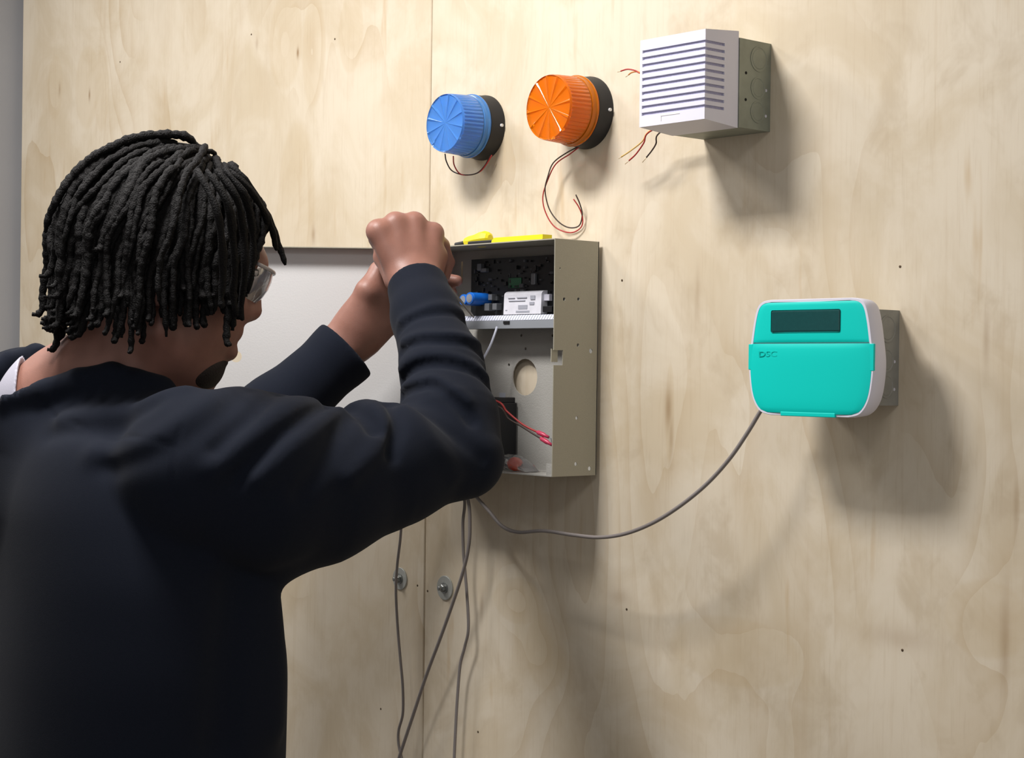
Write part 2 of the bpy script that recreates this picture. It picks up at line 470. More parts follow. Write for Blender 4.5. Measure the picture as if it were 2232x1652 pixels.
wire(blue, [(-0.1078, -0.0120, 1.7907), (-0.1166, -0.0140, 1.7788), (-0.1275, -0.0160, 1.7696), (-0.1419, -0.0200, 1.7660), (-0.1571, -0.0260, 1.7679), (-0.1652, -0.0300, 1.7800), (-0.1626, -0.0340, 1.7920)], M_red, 0.0009)
wire(blue, [(-0.1116, -0.0120, 1.7897), (-0.1204, -0.0140, 1.7767), (-0.1327, -0.0180, 1.7673), (-0.1527, -0.0240, 1.7665), (-0.1700, -0.0300, 1.7729), (-0.1772, -0.0340, 1.7857), (-0.1780, -0.0360, 1.7962)], M_blackwire, 0.0009)
wire(amber, [(0.0672, -0.0120, 1.7890), (0.0482, -0.0140, 1.7793), (0.0260, -0.0180, 1.7678), (0.0129, -0.0200, 1.7479), (0.0037, -0.0200, 1.7260), (0.0080, -0.0180, 1.7051), (0.0215, -0.0140, 1.6868), (0.0438, -0.0080, 1.6789), (0.0601, -0.0050, 1.6848), (0.0643, -0.0060, 1.6968), (0.0615, -0.0100, 1.7101), (0.0553, -0.0140, 1.7208)], M_red, 0.0009)
wire(amber, [(0.0638, -0.0120, 1.7881), (0.0414, -0.0140, 1.7811), (0.0230, -0.0200, 1.7691), (0.0150, -0.0220, 1.7518), (0.0101, -0.0220, 1.7343), (0.0141, -0.0180, 1.7107), (0.0275, -0.0140, 1.6936), (0.0411, -0.0080, 1.6856), (0.0567, -0.0050, 1.6873), (0.0645, -0.0070, 1.7008), (0.0642, -0.0110, 1.7140), (0.0605, -0.0150, 1.7262)], M_blackwire, 0.0009)

# ---- keypad
KX, KZ = 0.494, 1.5187
jb2 = junction_box(0.4495, 0.5515, 1.4685, 1.5705, 'dull steel junction box fixed to the plywood behind the teal keypad', M_galv_dark)
key = thing('keypad', (KX, -0.054, KZ), 'teal and white alarm keypad with dark display on the plywood wall', 'keypad')
right = [(0.0, 0.0628), (0.055, 0.0628), (0.0665, 0.0608), (0.0735, 0.0545), (0.0780, 0.040), (0.0815, 0.020), (0.0845, -0.002),
         (0.0840, -0.020), (0.0805, -0.040), (0.0745, -0.0525), (0.0660, -0.0600), (0.053, -0.0628), (0.0, -0.0628)]
half = []
rp = [Vector((a, 0, b)) for a, b in right]
sp = spline(rp[1:-1], 5)
half = [rp[0]] + sp + [rp[-1]]
outline = [(p.x, p.z) for p in half] + [(-p.x, p.z) for p in half[::-1][1:-1]]
def kring(s, y, dz=0.0, inset=0.0):
    out = []
    for x, z in outline:
        l = math.hypot(x, z)
        out.append((KX + x * s - x / l * inset, y, KZ + z * s - z / l * inset + dz))
    return out
shell = MB()
shell.rings([kring(0.93, -0.0545), kring(0.97, -0.0555), kring(0.99, -0.060), kring(1.0, -0.070), kring(1.0, -0.0785), kring(1.0, -0.0800, inset=0.0008), kring(1.0, -0.0800, inset=0.0035), kring(1.0, -0.0775, inset=0.0036)])
shell.build('shell', M_white, key, smooth=0.5)
# teal fascia above, teal door below: filled outlines inside the white rim, gently domed
def face_part(name, zlo, zhi, y0, dome, inset, slope=0.0):
    pts = [(x - x / math.hypot(x, z) * inset, z - z / math.hypot(x, z) * inset) for x, z in outline]
    zs = np.linspace(zlo, zhi, 26); px_ = [abs(p[0]) for p in pts[:len(half)]]; pz_ = [p[1] for p in pts[:len(half)]]
    order = np.argsort(pz_); zz = np.array(pz_)[order]; xx = np.array(px_)[order]
    bm = bmesh.new(); grid = []
    for z in zs:
        hw = float(np.interp(z, zz, xx)); row = []
        if z >= zz[-1] - 1e-5: hw = 0.054
        if z <= zz[0] + 1e-5: hw = 0.052
        for x in np.linspace(-hw, hw, 31):
            ex = abs(x) / max(hw, 1e-4); ez = abs((z - (zlo + zhi) / 2) / ((zhi - zlo) / 2))
            e = max(ex, ez)
            y = y0 - dome * (1 - ex ** 4) * (1 - ez ** 6 * 0.5) + (0.0006 * max(0, (e - 0.93) / 0.07) ** 2) - slope * (z - zlo)
            row.append(bm.verts.new((KX + x, y, KZ + z)))
        grid.append(row)
    for a, b_ in zip(grid, grid[1:]):
        for i in range(30): bm.faces.new((a[i], a[i + 1], b_[i + 1], b_[i]))
    r = bmesh.ops.extrude_face_region(bm, geom=bm.faces[:])
    for v in r['geom']:
        if isinstance(v, bmesh.types.BMVert): v.co.y = -0.0765
    bmesh.ops.recalc_face_normals(bm, faces=bm.faces[:])
    me = bpy.data.meshes.new(name); bm.to_mesh(me); bm.free()
    return link_mesh(name, me, M_teal, key, smooth=0.6)
ZS = 0.0157
f_up = face_part('fascia', ZS + 0.0006, 0.0595, -0.0802, 0.0012, 0.0030)
f_dn = face_part('door', -0.0598, ZS - 0.0008, -0.0808, 0.0022, 0.0028)
# wedge that the lower door reaches over the rim at the sides and at the bottom
MB().box((KX - 0.0370, -0.0822, KZ - 0.0632), (KX + 0.0370, -0.0788, KZ - 0.0585), 0.0008, 2).build('finger_lip', M_teal, f_dn)
for s in (1, -1):
    MB().box((min(KX + s * 0.0847, KX + s * 0.0785), -0.0805, KZ - 0.0135), (max(KX + s * 0.0847, KX + s * 0.0785), -0.0775, KZ + 0.0145), 0.0005, 2).build('hinge_lug', M_teal, f_dn)
MB().box((KX - 0.0520, -0.0822, KZ + 0.0268), (KX + 0.0420, -0.0798, KZ + 0.0512), 0.0022, 3).build('display', M_lcd, key)
def text(body, loc, size, material, par, name='lettering', depth=0.00015, align='CENTER', sx=1.0):
    cu = bpy.data.curves.new(name, 'FONT'); cu.body = body; cu.size = size; cu.extrude = depth; cu.align_x = align; cu.align_y = 'CENTER'
    cu.offset = 0.0
    o = bpy.data.objects.new(name, cu); COL.objects.link(o)
    bpy.context.view_layer.update()
    me = bpy.data.meshes.new_from_object(o.evaluated_get(bpy.context.evaluated_depsgraph_get()))
    bpy.data.objects.remove(o); bpy.data.curves.remove(cu)
    me.transform(Matrix.Translation(loc) @ Matrix.Rotation(math.pi / 2, 4, 'X') @ Matrix.Diagonal((sx, 1, 1, 1)))
    return link_mesh(name, me, material, par)
text('DSC', (KX - 0.0690, -0.0828, KZ + 0.0035), 0.0085, M_teal_dark, f_dn, sx=1.7, align='LEFT')

# ---- keypad cable and the loose cables under the cabinet
def cable(pts, label, r=0.0024, n=10):
    p = spline(pts, n)
    o = MB().tube(p, r, 8).build('cable', M_cable, None, smooth=True, origin=p[0])
    return tag(o, label, 'cable')
cable([(0.449, -0.036, 1.487), (0.4085, -0.0500, 1.4674), (0.4047, -0.0540, 1.4586), (0.3892, -0.0580, 1.4336), (0.3673, -0.0620, 1.4044), (0.3368, -0.0660, 1.3743), (0.2982, -0.0700, 1.3463), (0.2565, -0.0720, 1.3238), (0.2114, -0.0720, 1.3080),
       (0.1666, -0.0700, 1.3005), (0.1180, -0.0660, 1.2993), (0.0593, -0.0620, 1.2997), (0.0072, -0.0580, 1.2938), (-0.0287, -0.0540, 1.2986), (-0.0611, -0.0500, 1.3165), (-0.0953, -0.0450, 1.3353), (-0.1206, -0.0400, 1.3540), (-0.137, -0.036, 1.3675)],
      'grey cable sagging along the plywood from the teal keypad to the cabinet')
cable([(-0.150, -0.036, 1.3675), (-0.1302, -0.0340, 1.3285), (-0.1372, -0.0300, 1.2938), (-0.1402, -0.0260, 1.2560), (-0.1392, -0.0240, 1.2311), (-0.1360, -0.0220, 1.1939), (-0.1347, -0.0200, 1.1503), (-0.1443, -0.0180, 1.1240), (-0.1535, -0.0180, 1.0977), (-0.1585, -0.0180, 1.0531), (-0.1616, -0.0180, 1.0087), (-0.1644, -0.0180, 0.9516), (-0.1668, -0.0180, 0.8756), (-0.200, -0.018, 0.45), (-0.195, -0.020, 0.10), (-0.185, -0.045, 0.0035), (-0.12, -0.16, 0.0035)],
      'grey cable hanging nearly straight down from the cabinet, rightmost of the loose cables', 0.0021)
cable([(-0.140, -0.044, 1.3675), (-0.1116, -0.0440, 1.3300), (-0.1084, -0.0420, 1.2903), (-0.1140, -0.0400, 1.2590), (-0.1272, -0.0380, 1.2269), (-0.1511, -0.0360, 1.1809), (-0.1772, -0.0340, 1.1339), (-0.2087, -0.0320, 1.0791), (-0.2406, -0.0300, 1.0168), (-0.2712, -0.0280, 0.9567), (-0.2960, -0.0260, 0.9032), (-0.3188, -0.0200, 0.8454), (-0.420, -0.020, 0.60), (-0.440, -0.020, 0.10), (-0.450, -0.045, 0.0035), (-0.50, -0.18, 0.0035)],
      'grey cable crossing the plywood seam diagonally from the cabinet down to the left', 0.0024)
cable([(-0.2426, -0.0500, 1.3509), (-0.2513, -0.0450, 1.3118), (-0.2610, -0.0400, 1.2659), (-0.2752, -0.0340, 1.2256), (-0.2827, -0.0300, 1.1857), (-0.2826, -0.0260, 1.1334), (-0.2779, -0.0240, 1.0883), (-0.2744, -0.0220, 1.0496), (-0.2763, -0.0200, 1.0133), (-0.2853, -0.0200, 0.9878), (-0.2849, -0.0200, 0.9683), (-0.2748, -0.0200, 0.9420), (-0.2678, -0.0200, 0.9076), (-0.2647, -0.0200, 0.8563), (-0.300, -0.018, 0.50), (-0.305, -0.020, 0.10), (-0.310, -0.045, 0.0035), (-0.33, -0.20, 0.0035)],
      'grey cable hanging over the washer left of the plywood seam, leftmost of the loose cables', 0.0020)

# ---- washers with hex bolts
def washer(p, R, label):
    r = thing('washer_bolt', (p[0], 0, p[2]), label, 'bolt')
    MB().lathe((p[0], 0.0, p[2]), (0, -1, 0), [(0, R), (0.0016, R), (0.0020, R - 0.0006), (0.0020, 0.005), (0.0, 0.005)], 40).build('washer', M_washer, r, smooth=0.5)
    MB().lathe((p[0], 0.0, p[2]), (0, -1, 0), [(0.0015, 0.0075), (0.0035, 0.0075), (0.0035, 0.006)], 20).build('flange', M_steel, r, smooth=0.5)
    MB().lathe((p[0], 0.0, p[2]), (0, -1, 0), [(0.0032, 0.0055), (0.0075, 0.0055), (0.0085, 0.0042)], 6).build('bolt_head', M_steel, r)
    MB().lathe((p[0], 0.0, p[2]), (0, -1, 0), [(0.008, 0.003), (0.0125, 0.003), (0.0132, 0.002)], 12).build('thread', M_steel, r, smooth=0.5)
M_washer = mat('grey_fender_washer', (176, 178, 172), 0.45, 0.25, vary=0.06, vscale=80)
washer((-0.3110, 0.0000, 1.1998), 0.0160, 'round grey washer with bolt, left of the plywood seam behind a cable')
washer((-0.2090, -0.0000, 1.1968), 0.0170, 'round grey washer with bolt, right of the plywood seam')


# ------------------------------------------------------------------ alarm cabinet with open door
CX0, CX1, CZ0, CZ1, CF, CB = -0.193, 0.0952, 1.3700, 1.6650, -0.082, -0.006
T = 0.0014
cab = thing('alarm_cabinet', ((CX0 + CX1) / 2, -0.006, CZ0), 'beige steel alarm cabinet with its door swung open, fixed to the plywood', 'cabinet')
M_cabin = mat('cabinet_inside_paint', (170, 168, 162), 0.5, bump=0.2, bscale=500)

def hole(center, axis, r, depth=0.02, sides=24):
    a = Vector(axis)
    o = MB().lathe(Vector(center) - a * depth / 2, axis, [(0, r), (depth, r)], sides).build('cutter', None)
    return o
back = MB().box((CX0, CB - T, CZ0), (CX1, CB, CZ1)).build('back_panel', M_cabin, cab)
def local_cut(o, cutters):
    bpy.context.view_layer.update()
    cut(o, cutters)
slot_c = MB().box(((-0.1759, -0.0074, 1.6376)[0], -0.02, (-0.1736, -0.0074, 1.6230)[2]), ((-0.1714, -0.0074, 1.6374)[0], 0.0, (-0.1741, -0.0074, 1.6501)[2])).build('cutter', None)
local_cut(back,
          [hole((-0.0405, -0.0067, 1.4924), (0, -1, 0), 0.0243), slot_c, hole((-0.0488, -0.0067, 1.5476), (0, -1, 0), 0.002), hole((-0.0403, -0.0067, 1.5300), (0, -1, 0), 0.0019),
           hole((-0.0729, -0.0067, 1.5086), (0, -1, 0), 0.0019), hole((0.0119, -0.0067, 1.5472), (0, -1, 0), 0.0019)])
side = MB().box((CX1 - T, CF, CZ0), (CX1, CB, CZ1), 0.0003, 1).build('side_panel', M_beige, cab)
notch = MB().box((CX1 - 0.01, CF - 0.01, (0.0952, -0.0778, 1.5082)[2]), (CX1 + 0.01, (0.0952, -0.0663, 1.5174)[1], (0.0952, -0.0781, 1.5269)[2])).build('cutter', None)
local_cut(side, [notch] + [hole(p, (1, 0, 0), r, 0.02, 14) for p, r in (
    ((0.0952, -0.0652, 1.5903), 0.0022), ((0.0952, -0.0408, 1.5912), 0.0021), ((0.0952, -0.0729, 1.6281), 0.0012), ((0.0952, -0.0406, 1.5338), 0.0022),
    ((0.0952, -0.0182, 1.5268), 0.0030), ((0.0952, -0.0414, 1.4426), 0.0022), ((0.0952, -0.0419, 1.3852), 0.0024), ((0.0952, -0.0179, 1.3788), 0.0027))])
MB().box((CX1 - 0.006, CF + 0.0006, (0.0952, -0.0778, 1.5121)[2]), (CX1 - 0.0046, (0.0952, -0.0709, 1.5173)[1], (0.0952, -0.0781, 1.5286)[2])).build('door_catch', M_beige, cab)
MB().box((CX0, CF, CZ0), (CX0 + T, CB, CZ1)).build('side_panel', M_cabin, cab)
top = MB().box((CX0, CF, CZ1 - T), (CX1 - T, CB, CZ1))
top.build('top_panel', M_beige, cab)
MB().box((CX0, CF, CZ0), (CX1 - T, CB, CZ0 + T)).build('bottom_panel', M_cabin, cab)
MB().box((CX1 - 0.012, CF + 0.001, CZ0 + T), (CX1 - T, CF + 0.0024, CZ0 + 0.016)).build('corner_tab', M_cabin, cab)
for x in (CX0 + 0.03, CX1 - 0.03):
    for z in (CZ0 + 0.03, CZ1 - 0.03):
        MB().lathe((x, 0, z), (0, -1, 0), [(0, 0.006), (0.006, 0.006)], 16).build('spacer', M_cabin, cab)
# door: hinged at the left front edge, swung out about 131 degrees
da = math.radians(131.3)
dv = Vector((math.cos(da), -math.sin(da), 0)); dn = Vector((-dv.y, dv.x, 0)) * 1
if dn.dot(Vector((1, -1, 0))) < 0: dn = -dn
H0 = Vector((CX0 - 0.001, CF - 0.001, 0)); DW = 0.288
def dbox(mb, u0, u1, n0, n1, z0, z1):
    pts = [H0 + dv * u + dn * n for u, n in ((u0, n0), (u1, n0), (u1, n1), (u0, n1))]
    return mb.rings([[Vector((p.x, p.y, z0)) for p in pts], [Vector((p.x, p.y, z1)) for p in pts]])
door = dbox(MB(), 0.002, DW, -T, 0, CZ0 + 0.001, CZ1 - 0.001).build('door', M_doorpaint, cab)
local_cut(door, [hole(H0 + dv * 0.2335 + Vector((0, 0, (-0.3392, -0.2600, 1.5152)[2])), dn, 0.0078, 0.02, 28)])
fd = 0.019
dbox(MB(), 0.002, DW, 0, fd, CZ1 - 0.0022, CZ1 - 0.001).build('door_flange', M_beige, door)
dbox(MB(), 0.002, DW, 0, fd, CZ0 + 0.001, CZ0 + 0.0022).build('door_flange', M_beige, door)
dbox(MB(), DW - T, DW, 0, fd, CZ0 + 0.001, CZ1 - 0.001).build('door_flange', M_beige, door)
for z in (CZ0 + 0.05, CZ1 - 0.05):
    MB().lathe((H0.x, H0.y - 0.001, z - 0.014), (0, 0, 1), [(0, 0.0026), (0.028, 0.0026)], 14).build('hinge', M_cabin, cab, smooth=0.6)

# ---- circuit board
M_pcb = mat('dark_circuit_board', (24, 27, 30), 0.45, vary=0.25, vscale=160)
M_ic = mat('black_chip', (26, 26, 28), 0.4)
M_green = mat('green_chip', (34, 96, 62), 0.4)
M_solder = mat('solder_grey', (112, 114, 118), 0.4, 0.3)
M_term = mat('grey_terminal_block', (142, 146, 152), 0.45)
M_termtop = mat('pale_terminal_screws', (212, 216, 232), 0.4, vary=0.1, vscale=900)
M_label = mat('white_paper_label', (214, 214, 222), 0.6, vary=0.06, vscale=90)
M_print = mat('grey_print', (158, 160, 170), 0.7)
M_cap = mat('blue_capacitor_sleeve', (26, 104, 200), 0.3)
M_capend = mat('capacitor_end', (170, 174, 184), 0.35, 0.6)
PO = 0.020
pcb = thing('circuit_board', (-0.03, -0.0074, 1.61), 'dark circuit board with blue capacitors mounted inside the alarm cabinet', 'circuit board')
BX0, BX1 = (-0.1361, -0.0200, 1.6170)[0], 0.078
BZ0, BZ1 = (-0.1342, -0.0200, 1.5709)[2], (-0.1358, -0.0200, 1.6505)[2]
MB().box((BX0, -PO - 0.0016, BZ0), (BX1, -PO, BZ1)).build('board', M_pcb, pcb)
for x in (BX0 + 0.006, BX1 - 0.006):
    for z in (BZ0 + 0.006, BZ1 - 0.006):
        MB().lathe((x, -0.0074, z), (0, -1, 0), [(0, 0.003), (PO - 0.0074, 0.003)], 10).build('standoff', M_white, pcb)
rnd = random.Random(5)
small_dark, small_grey = MB(), MB()
for i in range(120):
    x = rnd.uniform(BX0 + 0.004, BX1 - 0.008); z = rnd.uniform(BZ0 + 0.022, BZ1 - 0.004)
    w = rnd.choice((0.002, 0.003, 0.004, 0.007)); h = rnd.choice((0.0015, 0.002, 0.003, 0.005)); d = rnd.uniform(0.0008, 0.004)
    (small_grey if rnd.random() < 0.35 else small_dark).box((x, -PO - 0.0016 - d, z), (x + w, -PO - 0.0016, z + h))
tag(small_dark.build('small_components', M_ic, pcb), kind='stuff')
tag(small_grey.build('small_components', mat('dull_component', (74, 76, 80), 0.5), pcb), kind='stuff')
def pbox(a, b, d, name, m, bevel=0.0006, o=PO):
    return MB().box((min(a[0], b[0]), -o - 0.0016 - d, min(a[2], b[2])), (max(a[0], b[0]), -o - 0.0014, max(a[2], b[2])), bevel, 1).build(name, m, pcb)
pbox((-0.0582, -0.0216, 1.6232), (-0.0334, -0.0216, 1.6098), 0.0016, 'green_chip', M_green)
pbox((0.0104, -0.0216, 1.5997), (0.0263, -0.0216, 1.5911), 0.006, 'white_connector', M_white)
pbox((-0.1165, -0.0216, 1.6441), (-0.1088, -0.0216, 1.6346), 0.007, 'transistor', M_solder)
pbox((-0.1107, -0.0216, 1.6378), (-0.0993, -0.0216, 1.6324), 0.006, 'transistor', M_solder)
pbox((-0.0893, -0.0216, 1.6021), (-0.0817, -0.0216, 1.5940), 0.010, 'connector', M_solder)
pbox((-0.0947, -0.0216, 1.5899), (-0.0851, -0.0216, 1.5800), 0.012, 'connector', M_solder)
pbox((-0.0807, -0.0216, 1.5897), (-0.0721, -0.0216, 1.5810), 0.010, 'connector', M_solder)
pbox((0.0098, -0.0216, 1.5843), (0.0335, -0.0216, 1.5768), 0.008, 'relay', M_ic)
pbox((-0.0113, -0.0216, 1.6277), (-0.0039, -0.0216, 1.6132), 0.004, 'crystal', M_solder)
def capacitor(p, r, length):
    m = MB().lathe(p, (0, -1, 0), [(0, r), (length * 0.93, r), (length * 0.95, r * 0.94), (length * 0.97, r), (length, r * 0.96), (length, r * 0.72)], 32).build('capacitor', M_cap, pcb, smooth=0.5)
    MB().lathe((p[0], p[1] - length + 0.0004, p[2]), (0, -1, 0), [(0, r * 0.74), (0.0007, r * 0.72), (0.0007, 0.0005)], 24).build('vent_end', M_capend, m)
capacitor((-0.1005, -0.0216, 1.5962), 0.0080, 0.033)
capacitor((-0.1175, -0.0216, 1.5947), 0.0074, 0.030)
# paper label wrapped over a flat module
lab = MB(); la, lb = (-0.0560, -0.0300, 1.5744), (0.0169, -0.0300, 1.6051)
prof = [(-0.0216, lb[2])] + [(-0.0240 - 0.0080 * math.sin(k / 6 * math.pi / 2), lb[2] - 0.0055 * (1 - math.cos(k / 6 * math.pi / 2))) for k in range(7)] + [(-0.0330, la[2]), (-0.0216, la[2])]
lab.prism([(la[0], y, z) for y, z in prof], (lb[0] - la[0], 0, 0))
lab.build('label', M_label, pcb)
pr = MB()
for (a, b_, c_, d_) in ((0.12, 0.80, 0.30, 0.84), (0.36, 0.80, 0.62, 0.86), (0.14, 0.66, 0.58, 0.70), (0.72, 0.72, 0.84, 0.92), (0.70, 0.46, 0.82, 0.60), (0.40, 0.26, 0.64, 0.46), (0.34, 0.08, 0.70, 0.18), (0.05, 0.2, 0.1, 0.24)):
    x0 = la[0] + (lb[0] - la[0]) * a; x1 = la[0] + (lb[0] - la[0]) * c_; z0 = la[2] + (lb[2] - la[2]) * 0.85 * b_; z1 = la[2] + (lb[2] - la[2]) * 0.85 * d_
    yy = -0.0331 + 0.0
    pr.box((x0, -0.0332, z0), (x1, -0.0326, z1))
tag(pr.build('print', M_print, pcb), kind='stuff')
# terminal strip along the lower edge: grey block, pale screw row on its slope
ta, tb = (-0.1103, -0.0400, 1.5559), (0.0542, -0.0400, 1.5718)
TX0, TX1 = BX0 - 0.002, BX1
zb, zm, zt = ta[2], (-0.0272, -0.0400, 1.5664)[2], (-0.0273, -0.0400, 1.5730)[2]
MB().prism([(TX0, -0.0214, zb), (TX0, -0.040, zb), (TX0, -0.040, zm), (TX0, -0.0355, zt), (TX0, -0.0214, zt)], (TX1 - TX0, 0, 0)).build('terminal_strip', M_term, pcb)
n = 42
for k in range(n):
    x0 = TX0 + (TX1 - TX0) * (k + 0.12) / n; x1 = TX0 + (TX1 - TX0) * (k + 0.88) / n
    m = MB().prism([(x0, -0.0404, zm + 0.0004), (x0, -0.0364, zt - 0.0003), (x0, -0.0350, zt + 0.0004), (x0, -0.0398, zm - 0.0006)], (x1 - x0, 0, 0))
    m.build('terminal', M_termtop, pcb)
MB().box(((-0.0469, -0.0410, 1.5655)[0], -0.0412, (-0.0468, -0.0410, 1.5619)[2]), ((-0.0351, -0.0410, 1.5653)[0], -0.0395, (-0.0469, -0.0410, 1.5655)[2])).build('jumper', M_ic, pcb)

# ---- things inside the cabinet
M_battery = mat('black_battery_case', (26, 26, 30), 0.5)
bat = thing('battery', (-0.125, -0.04, CZ0 + T), 'black sealed battery standing on the floor of the alarm cabinet', 'battery')
bx1 = (-0.0522, -0.0120, 1.4145)[0]; bz0 = CZ0 + T; bz1 = bz0 + 0.094
MB().box((CX0 + 0.004, -0.074, bz0), (bx1, -0.0105, bz1 - 0.007), 0.0015, 2).build('case', M_battery, bat)
MB().box((CX0 + 0.0055, -0.0725, bz1 - 0.0072), (bx1 - 0.0015, -0.012, bz1), 0.001, 2).build('lid', M_battery, bat)
for x in (bx1 - 0.012, CX0 + 0.02):
    MB().box((x - 0.006, -0.026, bz1), (x + 0.006, -0.0252, bz1 + 0.006)).build('terminal_tab', M_capend, bat)
def lead(pts, m, r, label, cat, conn=None):
    p = spline(pts, 8)
    r0 = thing('battery_lead', pts[0], label, cat)
    MB().tube(p, r, 8).build('wire', m, r0, smooth=True)
    if conn:
        e = p[-1]; d = (p[-1] - p[-4]).normalized()
        MB().tube([e - d * 0.002, e + d * 0.001, e + d * 0.010, e + d * 0.013, e + d * 0.019], [0.0014, 0.0029, 0.0030, 0.0022, 0.0018], 10).build('crimp_connector', M_crimp, r0, smooth=True)
        MB().tube([e + d * 0.018, e + d * 0.023, e + d * 0.026 + Vector((0, 0, -0.012)), e + d * 0.026 + Vector((0.0, 0.0, -0.030))], 0.0007, 6).build('resistor_lead', M_solder, r0, smooth=True)
M_crimp = mat('pink_crimp_sleeve', (196, 62, 92), 0.35)
lead([(-0.10, -0.072, 1.468), (-0.0230, -0.0720, 1.4614), (-0.0044, -0.0700, 1.4483), (0.0179, -0.0660, 1.4342), (0.0310, -0.0620, 1.4276), (0.0436, -0.0600, 1.4233)], M_red, 0.0014, 'red battery lead ending in a pink connector inside the cabinet', 'wire', True)
lead([(-0.12, -0.074, 1.455), (-0.0224, -0.0740, 1.4555), (-0.0016, -0.0700, 1.4395), (0.0179, -0.0660, 1.4307), (0.0355, -0.0620, 1.4219), (0.0506, -0.0600, 1.4154)], M_blackwire, 0.0013, 'black battery lead ending in a pink connector, below the red one', 'wire', True)
M_bag = mat('clear_plastic_bag', (240, 240, 240), 0.12, transmission=0.9, ior=1.4)
M_orange = mat('orange_plastic', (236, 84, 48), 0.45)
oc = (0.0029, -0.0580, 1.3777)
nut = thing('orange_cap', (oc[0], oc[1], CZ0 + T), 'orange plastic cap in a clear bag on the cabinet floor', 'cap')
MB().lathe((oc[0] - 0.008, oc[1], CZ0 + T + 0.0086), (1, -0.35, 0.05), [(0, 0.003), (0.0006, 0.0052), (0.003, 0.0072), (0.007, 0.0084), (0.011, 0.0080), (0.014, 0.0062), (0.0158, 0.0034), (0.0162, 0.0002)], 24,
           wob=lambda d, r, k: r * (1.0 if k % 2 else 0.96)).build('ribbed_body', M_orange, nut, smooth=0.5)
bg = []
rnd = random.Random(3)
for i in range(13):
    t = i / 12; row = []
    px0 = oc[0] - 0.044 + 0.072 * t
    hgt = 0.0215 * math.sin(math.pi * min(1, 0.12 + t * 0.92)) ** 0.7 + 0.0006
    for k in range(12):
        a = 2 * math.pi * k / 12
        row.append((px0, oc[1] + 0.002 + 0.017 * math.cos(a) * (0.75 + 0.25 * math.sin(math.pi * t)) + rnd.uniform(-0.001, 0.001),
                    CZ0 + T + 0.0006 + hgt * 0.5 + hgt * 0.5 * math.sin(a) * rnd.uniform(0.88, 1.0)))
    bg.append(row)
bag = MB().rings(bg, True, True).build('plastic_bag', M_bag, None, origin=(oc[0], oc[1], CZ0 + T))
tag(bag, 'small clear plastic bag holding an orange cap on the cabinet floor', 'bag')
hw = MB().tube(spline([(-0.0550, -0.0450, 1.5576), (-0.0527, -0.0500, 1.5497), (-0.0538, -0.0560, 1.5351), (-0.0581, -0.0600, 1.5231), (-0.0621, -0.0620, 1.5158), (-0.0698, -0.0600, 1.5050)], 6), 0.0016, 8).build('zone_wire', M_termtop, None, smooth=True, origin=(-0.0550, -0.0450, 1.5576))
tag(hw, 'short pale wire hanging from the terminal strip of the circuit board', 'wire')

# ---- yellow tools lying on top of the cabinet
t1 = thing('hand_tool', ((-0.0914, -0.0500, 1.6752)[0], -0.05, CZ1), 'short tool with lumpy yellow grip and black shank lying on the cabinet top', 'tool')
gx0, gx1 = (-0.1062, -0.0550, 1.6757)[0], (-0.0613, -0.0550, 1.6735)[0]
gl = gx1 - gx0
zc = CZ1 + 0.0082
MB().lathe((gx0 - 0.001, -0.056, zc - 0.002), (1, 0.10, 0.07), [(0, 0.0055), (gl * 0.12, 0.0072), (gl * 0.35, 0.0080), (gl * 0.55, 0.0102), (gl * 0.78, 0.0108), (gl * 0.95, 0.0085), (gl, 0.005)], 8).build('grip', M_yellow, t1, smooth=0.3)
MB().tube([(gx0 - 0.020, -0.058, CZ1 + 0.0035), (gx0 - 0.008, -0.057, CZ1 + 0.0045), (gx0 + 0.004, -0.056, CZ1 + 0.0065)], [0.0026, 0.0028, 0.0034], 8).build('shank', M_black, t1, smooth=0.5)
MB().box((gx0 + 0.015, -0.067, CZ1 + 0.0005), (gx1 + 0.022, -0.061, CZ1 + 0.0055), 0.0015, 2).build('jaw', M_black, t1)
t2 = thing('flat_tool', ((-0.0002, -0.0500, 1.6739)[0], -0.055, CZ1), 'long flat yellow tool handle lying on the cabinet top, right of the lumpy one', 'tool')
hx0, hx1 = (-0.0372, -0.0600, 1.6721)[0], (0.0612, -0.0600, 1.6703)[0]
MB().prism([(hx0, -0.072, CZ1 + 0.0002), (hx1 - 0.002, -0.072, CZ1 + 0.0002), (hx1, -0.072, CZ1 + 0.002), (hx1, -0.072, CZ1 + 0.0072), (hx0 + 0.006, -0.072, CZ1 + 0.0072), (hx0 + 0.001, -0.072, CZ1 + 0.004)], (0, 0.016, 0)).build('handle', M_yellow, t2)
MB().box((hx0 - 0.018, -0.066, CZ1 + 0.0002), (hx0 + 0.002, -0.060, CZ1 + 0.0040), 0.001, 1).build('blade', M_black, t2)


# ------------------------------------------------------------------ the person: smooth implicit surfaces meshed with surface nets
V = lambda p: np.array(p, dtype=np.float32)
def smin(a, b, k):
    h = np.clip(0.5 + 0.5 * (b - a) / k, 0, 1)
    return b + (a - b) * h - k * h * (1 - h)
def smax(a, b, k): return -smin(-a, -b, k)
def cone(P, a, b, ra, rb):
    a, b = V(a), V(b); d = b - a
    t = np.clip(((P - a) @ d) / max(float(d @ d), 1e-9), 0, 1)
    q = P - a - t[:, None] * d
    return np.sqrt(np.einsum('ij,ij->i', q, q)) - (ra + (rb - ra) * t)
def chain(P, pts, k=0.01):
    out = None
    for (a, ra), (b, rb) in zip(pts, pts[1:]):
        d = cone(P, a, b, ra, rb)
        out = d if out is None else smin(out, d, k)
    return out
def ball(P, c, r): 
    q = P - V(c); return np.sqrt(np.einsum('ij,ij->i', q, q)) - r
